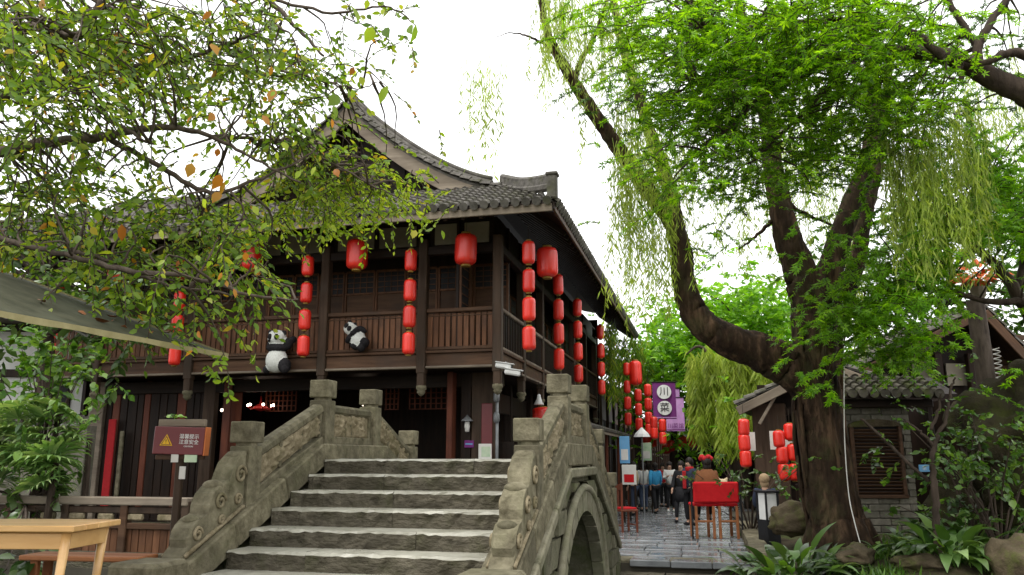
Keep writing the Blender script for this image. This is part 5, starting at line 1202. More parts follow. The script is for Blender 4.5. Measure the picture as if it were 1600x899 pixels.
a, b = at(1424, 560, YC + .8), at(1458, 560, YC + .8); MB().box(a.x - ap.x, b.x - ap.x, .8, .86, at(800, 592, YC).z, at(800, 530, YC).z).build('plaster_panel', M['plaster_cream'], hc)
a, b = at(1480, 590, YC + .8), at(1512, 590, YC + .8); MB().box(a.x - ap.x, b.x - ap.x, .8, .86, at(800, 598, YC).z, at(800, 562, YC).z).build('plaster_panel', M['plaster_cream'], hc)
for i in range(9): MB().cbox((0, 0, 0), (1.5, .04, .13), .01).build('plank', M['wood_beam'], hc, (1.15, .8, at(800, 600, YC).z + i * .15))
for px in (1415, 1468, 1520): a = at(px, 600, YC + .6); MB().cbox((0, 0, 0), (.18, .18, 4.0), .015).build('post', M['wood_dark'], hc, (a.x - ap.x, .6, 2.0))
# grey log with rope and orange flower
pl = at(1541, 600, 12.8); lg = thing('log_post', 'upright grey log post with pale rope coil in front of the gabled house', 'post', (pl.x, 12.8, .2)); zt_ = at(1541, 470, 12.8).z
o_, r_ = smooth_path([((0, 0, 0), .16), ((.02, 0, 1.2), .145), ((-.02, 0, zt_ - .2), .13)], 8); MB().tube(o_, r_, 14, jit=lambda i, k: 1 + .06 * math.sin(k * 2.1)).build('log', M['bark_grey'], lg, smooth=True)
co_ = [(.16 + .05 * math.cos(t), -.06 + .05 * math.sin(t) - .05, at(800, 545, 12.8).z - .2 - t * .0118) for t in np.linspace(0, 60, 240)]; MB().tube(co_, .009, 4).build('rope', M['paper_white'], lg, smooth=True)
fl = thing('flower', 'bunch of orange-red leaves and blossom on top of the grey log post', 'flower', (pl.x, 12.7, zt_)); O_ = []
pA, aA, nA = [], [], []
for i in range(150):
    d = Vector((rnd.gauss(0, 1), rnd.gauss(0, .7), abs(rnd.gauss(0, .6)) + .05)).normalized(); pA.append(tuple(Vector((.05, 0, .3)) + d * rnd.uniform(.05, .36))); aA.append(tuple(d + Vector((0, 0, -.5)))); nA.append((rnd.gauss(0, .5), -.4, 1))
tag(put('petal', leaves_mesh('petal', LEAF_OVAL, np.array(pA), np.array(aA), np.array(nA), rng.uniform(.1, .2, 150), M['flower_orange']), fl), kind='stuff')
MB().lathe([(.07, 0), (.12, .14), (.13, .2), (.1, .2)], 12).build('pot', M['wood_weathered'], fl); MB().tube([(0, 0, .1), (.02, 0, .4)], .02, 6).build('stem', M['leaf_bed'], fl)

# ------------------------------------------------------------------ plants
def blade_mesh(L, w_, arch, m, n=6):
    vs = []; fs = []
    for i in range(n + 1):
        t = i / n; ww = w_ * (math.sin(math.pi * min(1, .1 + .9 * t) ** .8) if t < 1 else 0.02) * (1 if t > .18 else .3); y = L * math.sin(t * arch) / arch; z = L * (1 - math.cos(t * arch)) / arch
        vs += [(-ww, z, y + .12 * ww), (0, z, y), (ww, z, y + .12 * ww)]
    for i in range(n):
        o = i * 3; fs += [(o, o + 1, o + 4, o + 3), (o + 1, o + 2, o + 5, o + 4)]
    return MB().add(vs, fs).mesh('leaf', m, True)
BL = [blade_mesh(.42, .058, 1.3, M['leaf_shade']), blade_mesh(.36, .062, 1.7, M['leaf_shade']), blade_mesh(.46, .05, 1.0, M['leaf_bed']), blade_mesh(.36, .066, 2.0, M['leaf_palm'])]
def clump(label, p, n, sc, wts=(4, 4, 1, 1), spread=.1, group=None, name='broadleaf_plant', tilt=(.1, 1.1)):
    t = thing(name, label, 'plant', p, 0, group)
    for i in range(n):
        a = rnd.uniform(0, 6.28); s = sc * rnd.uniform(.65, 1.1); qd = math.sqrt(rnd.random()) * spread * 1.5; put('leaf', rnd.choices(BL, wts)[0], t, (-math.sin(a) * qd, math.cos(a) * qd, rnd.uniform(0, .28) * sc * (1 - qd / (spread * 1.5 + .01) * .6)), (-rnd.uniform(*tilt), rnd.uniform(-.2, .2), a), (s, s, s))
    return t
def onbed(px, py, Y): q = at(px, py, Y); q.z = bedz(q.x, q.y) - .02; return q
clump('dark glossy broad-leaved plant at the bottom beside the bed kerb', onbed(1235, 880, 10.6), 110, 1.3, (5, 3, 2, 3), .42)
clump('smaller glossy plant right of the kerb plant at the foot of the willow', onbed(1290, 878, 10.9), 20, .75, (3, 3, 1, 2), .12)
clump('large-leaved dark plant by the sapling with a yellowing leaf', onbed(1488, 885, 10.4), 80, 1.45, (5, 3, 1, 2), .3)
clump('tall dark-leaved plant behind the large-leaved plant by the outcrop', onbed(1505, 850, 11.6), 60, 1.6, (5, 3, 0, 0), .35)
clump('pale drooping plant at the left foot of the sapling', onbed(1425, 850, 11.2), 44, 1.1, (3, 3, 1, 3), .2)
clump('bright green fern-like tuft in front of the brick hut', onbed(1375, 862, 11.6), 24, .65, (0, 0, 6, 1), .12, None, 'fern_tuft', (.5, 1.1)); clump('small bright tuft beside the sapling stem', onbed(1445, 875, 11), 16, .5, (0, 0, 5, 1), .1, None, 'fern_tuft', (.5, 1.1))
clump('low tuft of leaves below the outcrop at the right edge', onbed(1560, 860, 11.2), 20, .7, (3, 3, 2, 1), .2); clump('strappy plant with pale blades at the right edge', onbed(1585, 835, 11.0), 14, .8, (0, 1, 2, 4), .1)
def shrub(label, pts, m, tpl, n, size, base):
    t = thing('shrub', label, 'shrub', base); O = ell(pts) - np.array(tuple(base)); foliage('foliage', t, m, tpl, O, (.15, .35), n, size, .3, .8, 1, (0, -.2, 0), M['bark_dark'])
    st = MB()
    for o in O[::max(1, len(O) // 12)]: st.tube([(0, 0, 0), (o[0] * .4, o[1] * .4, o[2] * .6), tuple(o)], [.018, .012, .005], 5)
    tag(st.build('stem', M['bark_dark'], t), kind='stuff'); return t
shrub('dark shrub at the foot of the mossy outcrop', [(1530, 720, 50, 40, 11, 11.8, 50), (1500, 780, 50, 40, 10.8, 11.6, 30)], M['leaf_shade'], LEAF_WIDE, 9, (.06, .12), onbed(1520, 850, 11.6))
shrub('bright leafy shrub at the right edge in front of the mossy outcrop', [(1580, 720, 30, 40, 10.4, 11.0, 34), (1540, 690, 40, 25, 10.6, 11.2, 22), (1500, 740, 30, 30, 10.6, 11.2, 20)], M['leaf_bed'], LEAF_WIDE, 9, (.06, .12), onbed(1560, 840, 10.9))
shrub('low green shrub beside the seated person under the stall', [(1172, 770, 12, 34, 16.2, 16.8, 40), (1165, 740, 10, 14, 16.2, 16.8, 14)], M['leaf_shade'], LEAF_WIDE, 9, (.06, .1), Vector((at(1172, 800, 16.5).x, 16.5, 0)))
# grass and ground cover on the bed
gp, ga, gn = [], [], []
for i in range(3600):
    px = rnd.uniform(1300, 1605); Y = rnd.uniform(9.3, 13.4); q = at(px, 890, Y); z = bedz(q.x, q.y)
    if mnoise.noise(Vector((q.x * 1.7, q.y * 1.7, 5))) < -.05: continue
    gp.append((q.x, q.y, z - .01)); ga.append((rnd.gauss(0, .45), rnd.gauss(0, .45), 1)); gn.append((rnd.gauss(0, 1), rnd.gauss(0, 1), .1))
tag(put('grass', leaves_mesh('grass', LEAF_THIN, np.array(gp), np.array(ga), np.array(gn), rng.uniform(.06, .2, len(gp)), M['leaf_bed'])), 'short grass and ground cover around the willow and the stones', 'grass', None, 'stuff')
# fan palm on the left bank
def fan_mesh(R, n, m):
    mb = MB()
    for i in range(n):
        a = -1.9 + 3.8 * i / (n - 1); d = Vector((math.sin(a), math.cos(a), 0)); s = Vector((math.cos(a), -math.sin(a), 0)); l = R * (1 - .18 * abs(a) / 1.9)
        mb.add([(0, 0, 0), d * l * .5 + s * .032 * R / .5, d * l * .5 - s * .032 * R / .5 + Vector((0, 0, .012)), d * l * .85 + s * .018 - Vector((0, 0, .1 * R)), d * l * .85 - s * .018 - Vector((0, 0, .1 * R)), d * l - Vector((0, 0, .25 * R))], [(0, 1, 2), (1, 3, 4, 2), (3, 5, 4)])
    return mb.mesh('frond', m)
FM = [fan_mesh(.55, 15, M['leaf_palm']), fan_mesh(.45, 13, M['leaf_palm'])]
fp = thing('fan_palm', 'clump of fan palms with layered pale green fronds behind the canal railing', 'palm', at(60, 780, 12.95)); fo = fp.location.copy()
for i in range(64):
    px, py = rnd.uniform(-30, 118), rnd.uniform(632, 765); Y = 13.0 - rnd.uniform(0, .45); q = at(px, py, Y) - fo; s = rnd.uniform(.7, 1.15)
    put('frond', rnd.choice(FM), fp, q, (rnd.uniform(.15, .75), rnd.uniform(-.3, .3), rnd.uniform(-1.3, 1.3) + math.pi), (s, s, s))
st = MB()
for i in range(6): a = fo * 0 + Vector((rnd.uniform(-.9, .7), rnd.uniform(-.3, .3), -.4)); st.tube([a, a + Vector((rnd.uniform(-.1, .1), 0, rnd.uniform(.8, 2)))], [.06, .04], 7)
tag(st.build('stem', M['bark_dark'], fp), kind='stuff')
shrub('broad-leaved shrub between the parasol hem and the fan palm', [(50, 580, 55, 22, 12.6, 13.6, 40), (130, 595, 36, 30, 12.6, 13.4, 34), (60, 545, 50, 18, 12.6, 13.4, 16), (150, 630, 16, 10, 12.6, 13.2, 6)], M['leaf_bed'], LEAF_WIDE, 9, (.09, .17), at(60, 770, 12.9))
shrub('low dark foliage under the fan palm', [(40, 760, 60, 14, 12.8, 13.4, 24), (20, 880, 30, 14, 6.9, 7.2, 10)], M['leaf_shade'], LEAF_WIDE, 8, (.1, .18), at(40, 790, 13))

# ------------------------------------------------------------------ things on the near bank
a0, a1 = on_plane(-60, 776, OB, y=2.3), on_plane(300, 778, OB, y=2.3)
rl = thing('canal_railing', 'grey timber railing with brown plank panels along the far canal edge', 'railing', loc2(OB, a1.x, 2.3, 0), RZ); Lr = a1.x - a0.x + .2; zt = a1.z
MB().cbox((-Lr / 2, 0, zt - .06), (Lr, .2, .12), .015).build('top_rail', M['wood_weathered'], rl); MB().cbox((-Lr / 2, 0, zt - .19), (Lr, .1, .1), .012).build('mid_rail', M['wood_post'], rl); MB().cbox((-Lr / 2, 0, zt - .42), (Lr, .12, .09), .012).build('mid_rail', M['wood_beam'], rl)
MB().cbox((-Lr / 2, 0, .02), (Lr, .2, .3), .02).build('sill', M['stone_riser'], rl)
i = 0; x = -.05
while x > -Lr:
    MB().cbox((0, 0, 0), (.13, .14, zt + .1), .012).build('post', M['wood_beam'] if i % 2 else M['wood_post'], rl, (x, -.01, zt / 2 - .1)); x -= 1.05; i += 1
bp = [MB().cbox((0, 0, 0), (.116, .03, zt - .55), .006).mesh('plank', M['wood_slat'])]
x = -.17
while x > -Lr: put('plank', bp[0], rl, (x, rnd.uniform(-.006, .006), (zt - .55) / 2 + .14), (0, rnd.uniform(-.01, .01), 0)); x -= .122
x = -.4
while x > -Lr + .4: MB().cbox((0, 0, 0), (.28, .06, .1), .02).build('carved_block', M['stone_carved'], rl, (x, -.02, zt - .29)); x -= .52

P0 = at(115, 822, 5.3); P1 = at(190, 811, 5.88); dv = (P1 - P0).normalized(); ang = math.atan2(dv.y, dv.x) - math.pi / 2
tb = thing('table', 'pale yellow wooden table at the bottom left corner', 'table', (P0.x, P0.y, .4), ang); ht = P0.z - .4; dp = (P1 - P0).length
for k in range(4): MB().cbox((-.52, dp * (k + .5) / 4, ht - .02), (1.04, dp / 4 - .003, .04), .006).build('top_board', M['table_wood'], tb)
MB().cbox((-.52, .06, ht - .1), (.9, .025, .1), .004).build('apron', M['table_wood'], tb); MB().cbox((-.52, dp - .06, ht - .1), (.9, .025, .1), .004).build('apron', M['table_wood'], tb)
MB().cbox((-.07, dp / 2, ht - .1), (.025, dp - .16, .1), .004).build('apron', M['table_wood'], tb); MB().cbox((-.97, dp / 2, ht - .1), (.025, dp - .16, .1), .004).build('apron', M['table_wood'], tb)
for x, y, sx in ((-.08, .07, 1), (-.08, dp - .07, 1), (-.96, .07, -1), (-.96, dp - .07, -1)):
    MB().tube([(x - sx * .05, y, 0), (x, y, ht - .04)], [.022, .032], 10).build('leg', M['table_wood'], tb, smooth=True)
MB().cbox((-.52, dp / 2, .06), (.86, .05, .04), .006).build('stretcher', M['bench_wood'], tb)
bq = at(130, 868, 6.8); bn = thing('bench', 'reddish wooden bench behind the yellow table', 'bench', (bq.x, 6.8, .4), -.15); bh = bq.z - .4
for k in range(2): MB().cbox((0, k * .15, bh - .02), (1.05, .146, .04), .008).build('seat_board', M['bench_wood'], bn)
for x in (-.42, .3):
    for y in (0, .15): MB().cbox((0, 0, 0), (.07, .05, bh - .04), .008).build('leg', M['bench_wood'], bn, (x, y, (bh - .04) / 2))
MB().cbox((-.06, .075, .1), (.7, .04, .05), .006).build('stretcher', M['bench_wood'], bn)

# warning sign
sg0, sg1 = at(243, 690, 7.9), at(322, 690, 7.9); zc = at(280, 689, 7.9).z; sg = thing('warning_sign', 'maroon warning sign on a post with yellow triangle, left of the bridge', 'sign', ((sg0.x + sg1.x) / 2, 7.9, .4)); ww = sg1.x - sg0.x; hh = at(280, 668, 7.9).z - at(280, 711, 7.9).z; zc -= .4
bd = MB().cbox((0, 0, 0), (ww, .1, hh), .006).build('board', M['sign_red'], sg, (0, 0, zc), (0, .03, 0)); MB().cbox((ww / 2 + .006, .01, 0), (.014, .12, hh + .01), .003).build('edge_strip', M['sign_orange'], bd)
MB().cbox((-.01, .04, hh / 2 + .04), (ww * .92, .07, .07), .006).build('top_board', M['wood_weathered'], sg, (0, 0, zc)); MB().cbox((0, .02, -hh / 2 - .025), (ww * .95, .06, .045), .006).build('bottom_board', M['wood_beam'], sg, (0, 0, zc))
tri = [(-.062, -.04), (.062, -.04), (0, .068)]; MB().prism(tri, lambda a, b: (a, 0, b), lambda a, b: (a, -.004, b)).build('triangle', M['sign_yellow'], bd, (-ww * .24, -.051, -.01))
MB().prism([(p[0] * .78, p[1] * .78 - .001) for p in tri], lambda a, b: (a, 0, b), lambda a, b: (a, -.002, b)).build('triangle_field', M['sign_red'], bd, (-ww * .24, -.0555, -.01)); MB().prism([(p[0] * .62, p[1] * .62 - .003) for p in tri], lambda a, b: (a, 0, b), lambda a, b: (a, -.002, b)).build('triangle_field', M['sign_yellow'], bd, (-ww * .24, -.058, -.01))
put('lettering', text_mesh('lettering', '!', .055, M['ink'], .001), bd, (-ww * .24, -.0615, -.012), (math.pi / 2, 0, 0))
put('lettering', text_mesh('lettering', '温馨提示', .048, M['paint_white']), bd, (ww * .2, -.052, .04), (math.pi / 2, 0, 0)); put('lettering', text_mesh('lettering', '注意安全', .048, M['paint_white']), bd, (ww * .2, -.052, -.012), (math.pi / 2, 0, 0)); put('lettering', text_mesh('lettering', 'CAUTION', .02, M['paint_white']), bd, (ww * .2, -.052, -.052), (math.pi / 2, 0, 0))
MB().cbox((0, 0, 0), (.07, .06, zc - hh / 2 - .04), .008).build('post', M['wood_post'], sg, (-.0, .03, (zc - hh / 2 - .04) / 2))
for px, py, w_, h_, m in ((273, 716, .07, .08, 'paper_white'), (298, 716, .12, .08, 'poster_green'), (283, 739, .06, .12, 'paper_white')):
    q = at(px, py, 7.86); MB().cbox((0, 0, 0), (w_, .01, h_), .002).build('sticker', M[m], sg, (q.x - sg.location.x, -.04 if px != 283 else -.012, q.z - .4))

# parasol
K = Vector((-2.5, 7.0, 2.43)); da = Vector((.31, .95, 0)).normalized(); db = Vector((-da.y, da.x, 0)); S = 3.0
ps = thing('parasol', 'large square grey-green parasol with cream hem at the left edge', 'parasol', K - da * S / 2 + db * S / 2); ps.location.z = .4
def pl_(u, v): q = da * (u - S / 2) + db * (v - S / 2); return q
def ph(u, v): d = max(abs(u - S / 2), abs(v - S / 2)) / (S / 2); return 2.03 + .345 * v + .16 * (1 - d) ** 1.1
n = 24; cm = MB()
for dz in (0, -.012):
    vs = [(*pl_(S * i / n, S * j / n)[:2], ph(S * i / n, S * j / n) + dz) for j in range(n + 1) for i in range(n + 1)]; cm.add(vs, [(j * (n + 1) + i, j * (n + 1) + i + 1, (j + 1) * (n + 1) + i + 1, (j + 1) * (n + 1) + i) for j in range(n) for i in range(n)])
cn = cm.build('canopy', M['parasol_cloth'], ps)
hm = MB(); ring = [(S * i / n, 0) for i in range(n)] + [(S, S * i / n) for i in range(n)] + [(S - S * i / n, S) for i in range(n)] + [(0, S - S * i / n) for i in range(n)]
c2 = S / 2; R4 = [(c2 + (u - c2) * 1.004, c2 + (v - c2) * 1.004) for u, v in ring]; vs = [(*pl_(u, v)[:2], 2.045 + .345 * v) for u, v in R4] + [(*pl_(u, v)[:2], 2.002 + .345 * v + .005 * math.sin(i * 1.3)) for i, (u, v) in enumerate(R4)]; nn = len(ring)
hm.add(vs, [(i, (i + 1) % nn, nn + (i + 1) % nn, nn + i) for i in range(nn)]); hm.build('hem', M['parasol_hem'], cn)
MB().tube([(0, 0, 0), (0, 0, 2.66)], .03, 12).build('pole', M['metal_grey'], ps, smooth=True); MB().cbox((0, 0, .05), (.6, .6, .1), .03).build('base', M['stone_rail'], ps)
for u, v in ((0, 0), (S, 0), (S, S), (0, S), (c2, 0), (S, c2), (c2, S), (0, c2)): q = pl_(u, v); MB().tube([(0, 0, 2.62), (q.x * .98, q.y * .98, 1.99 + .345 * v)], .012, 6).build('rib', M['metal_grey'], ps)
for px, py in ((130, 488), (147, 499), (165, 494), (178, 501), (195, 510), (240, 520), (250, 519), (60, 470), (300, 535)):
    for t in np.linspace(.3, 1.0, 60):
        q = at(px, py, 4.6 + 2.4 * t); l = q - ps.location; u, v = l.dot(da) + c2, l.dot(db) + c2
        if 0 < u < S and 0 < v < S and l.z < ph(u, v) + .012: break
    lfm = big[4] if rnd.random() < .5 else big[5]; s = rnd.uniform(.09, .14)
    dl = put('dry_leaf', lfm.copy(), None, q + Vector((0, 0, .012)), (1.2 + rnd.uniform(-.3, .3), rnd.uniform(-.4, .4), rnd.uniform(0, 6)), (s, s, s)); dl.data.materials.clear(); dl.data.materials.append(M['bench_wood'])
    tag(dl, 'brown dry leaf lying on the grey-green parasol', 'leaf', 'dry leaves on the parasol')

# ------------------------------------------------------------------ at the teahouse
def bullet(label, px, py, yaw):
    q = on_plane(px, py, OT, y=-.12); t = thing('security_camera', label, 'camera', loc2(OT, q.x, q.y, q.z), RZ + yaw, 'security cameras at the balcony corner')
    MB().cbox((.12, 0, .0), (.34, .12, .11), .025).cbox((.14, 0, .065), (.4, .15, .02), .006).build('housing', M['paint_white'], t, (0, 0, 0), (0, .15, 0)); MB().lathe([(.045, 0), (.045, .02)], 12, (.29, 0, -.04), R=Matrix.Rotation(math.pi / 2, 3, 'Y')).build('lens', M['paint_black'], t)
    MB().tube([(0, 0, 0), (-.02, .05, .1), (-.02, .1, .22)], .018, 6).build('bracket', M['metal_grey'], t)
bullet('white security camera under the balcony corner pointing right', 778, 571, 0.1); bullet('larger white security camera just below and right of the other one', 792, 581, .3)
ch = thing('chandelier', 'red chandelier with small bright bulbs inside the dark teahouse doorway', 'lamp', loc2(OT, on_plane(407, 637, OT, y=2.6).x, 2.6, on_plane(407, 637, OT, y=2.6).z), RZ)
MB().lathe([(.02, .3), (.03, .1), (.14, .04), (.2, .0), (.14, -.06), (.03, -.1)], 12).build('body', M['paint_red'], ch, smooth=True); MB().tube([(0, 0, .3), (0, 0, 1.2)], .01, 6).build('rod', M['cord'], ch)
for i in range(6):
    a = i * 1.047 + .2; d = Vector((math.cos(a), math.sin(a), 0)); MB().tube([d * .1, d * .26 - Vector((0, 0, .05)), d * .34 + Vector((0, 0, .02))], .014, 6).build('arm', M['paint_red'], ch); MB().sphere(d * .34 + Vector((0, 0, .06)), .032, 8, 6).build('bulb', M['bulb'], ch, smooth=True)
for px, py, lab in ((347, 641, 'small bright bulb by the left door leaf inside the teahouse'), (568, 632, 'small bright bulb in the middle of the dark teahouse doorway')):
    q = on_plane(px, py, OT, y=2.8); t = thing('ceiling_lamp', lab, 'lamp', loc2(OT, q.x, q.y, q.z), 0, 'bulbs inside the teahouse'); MB().sphere((0, 0, 0), .04, 8, 6).build('bulb', M['bulb'], t, smooth=True); MB().tube([(0, 0, .03), (0, 0, 3.3 - q.z)], .008, 5).build('cord', M['cord'], t)
q = on_plane(730, 660, OT, y=1.12); t = thing('wall_lamp', 'hooded lamp on the wide pillar right of the red door leaf', 'lamp', loc2(OT, q.x, q.y, q.z), RZ)
MB().lathe([(.01, .16), (.05, .12), (.13, .04), (.135, .02), (.03, .02)], 14).build('hood', M['metal_grey'], t, smooth=True); MB().lathe([(.05, .02), (.065, -.1), (.05, -.2), (.02, -.22)], 10).build('glass', M['paper_white'], t, smooth=True); MB().cbox((0, .06, .05), (.03, .14, .03), .004).build('bracket', M['metal_grey'], t)
q = on_plane(733, 694, OT, y=1.18); t = thing('door_sign', 'blue plate on the pillar below the hooded lamp', 'sign', loc2(OT, q.x, q.y, q.z), RZ); MB().cbox((0, 0, 0), (.22, .02, .16), .004).build('plate', M['flag_purple'], t); MB().cbox((0, -.012, 0), (.17, .006, .03), .001).build('stripe', M['poster_blue'], t)
q = on_plane(758, 706, OT, y=.9); t = thing('notice_stand', 'small pale notice board standing at the pillar foot', 'sign', loc2(OT, q.x, q.y, 0), RZ); MB().cbox((0, 0, q.z), (.3, .03, .34), .006).build('board', M['paper_white'], t); MB().cbox((.02, -.02, q.z), (.2, .006, .22), .002).build('poster', M['poster_green'], t)
for x in (-.1, .1): MB().cbox((0, 0, 0), (.03, .03, q.z), .004).build('leg', M['wood_dark'], t, (x, .02, q.z / 2))
q = on_plane(842, 626, OT, x=.2); t = thing('bell_lamp', 'white bell-shaped lamp hanging above the squat red lantern', 'lamp', loc2(OT, q.x, q.y, q.z), RZ); MB().lathe([(.01, .16), (.04, .14), (.06, .04), (.13, -.1), (.12, -.11), (.02, -.02)], 12).build('shade', M['paint_white'], t, smooth=True); MB().tube([(0, 0, .15), (0, 0, 3.4 - q.z)], .008, 5).build('cord', M['cord'], t)
# downpipe-like white insulators on the corner
q = on_plane(821, 620, OT, x=-.2); t = thing('utility_pipe', 'grey pipe with white fittings on the teahouse corner', 'pipe', loc2(OT, -.25, .9, 0), RZ); MB().tube([(0, 0, 0), (0, 0, 3.4)], .035, 8).build('pipe', M['metal_grey'], t, smooth=True)
for z in (2.3, 2.75, 3.1): MB().lathe([(.05, 0), (.075, .05), (.07, .18), (.04, .24)], 10, (0, -.05, z)).build('fitting', M['metal_grey'], t, smooth=True)

# toy pandas
def panda(label, p, rot, prims, eyes, s):
    """prims: (centre, radii, black?) in panda coordinates, one continuous body"""
    mb = MB()
    for c, r, k in prims: mb.sphere(c, 1, 12, 9, r)
    me = remesh_blend('body', mb, .022, 5); me.materials.append(M['panda_white']); me.materials.append(M['panda_black'])
    for f in me.polygons:
        c = f.center; best = min(prims, key=lambda q: sum(((c[i] - q[0][i]) / q[1][i]) ** 2 for i in range(3))); f.material_index = 1 if best[2] else 0
    t = thing('toy_panda', label, 'panda figure', p, 0, 'toy pandas on the balcony'); t.rotation_euler = rot; t.scale = (s, s, s); put('body', me, t)
    for e in eyes: MB().sphere(e, .055, 8, 6, (1, .5, 1.2)).build('eye_patch', M['panda_black'], t, smooth=True)
    MB().sphere((-.1 if eyes[0][0] < 0 else .0, eyes[0][1] - .02, eyes[0][2] - .09), .03, 8, 6).build('nose', M['panda_black'], t, smooth=True); return t
q = on_plane(433, 552, OT, y=-.32)
panda('toy panda climbing up the floor beam with its head raised, left of the lantern string', loc2(OT, q.x, q.y, q.z), (0, 0, RZ), [((0, 0, -.16), (.25, .2, .27), 0), ((0, 0, .1), (.24, .19, .11), 1), ((-.02, 0, .32), (.21, .19, .19), 0), ((-.18, -.02, .46), (.06, .05, .06), 1), ((.15, -.02, .43), (.065, .05, .065), 1),
     ((.22, .05, .2), (.1, .1, .13), 1), ((.3, .12, .3), (.08, .1, .08), 1), ((-.22, .08, .14), (.09, .1, .1), 1), ((-.26, .14, .24), (.07, .09, .07), 1), ((.22, -.04, -.28), (.14, .15, .17), 1), ((.27, -.1, -.36), (.09, .1, .1), 1), ((-.22, -.02, -.36), (.08, .1, .09), 1)], [(-.1, -.17, .34), (.06, -.18, .33)], 1.04)
q = on_plane(559, 527, OT, y=-.16)
panda('smaller toy panda leaning sideways over the railing between the lantern strings', loc2(OT, q.x, q.y, q.z), (0, .55, RZ), [((.06, 0, -.06), (.21, .17, .19), 0), ((-.1, 0, .02), (.1, .17, .18), 1), ((-.26, -.02, .07), (.17, .15, .15), 0), ((-.36, -.02, .2), (.05, .04, .05), 1), ((-.22, -.02, .22), (.05, .04, .05), 1),
     ((-.12, -.1, -.14), (.08, .09, .12), 1), ((-.02, .04, .2), (.14, .08, .07), 1), ((.24, -.04, -.02), (.12, .13, .12), 1), ((.26, -.08, -.16), (.09, .1, .1), 1), ((.08, -.08, -.22), (.12, .09, .07), 1)], [(-.33, -.15, .1), (-.23, -.16, .08)], .95)

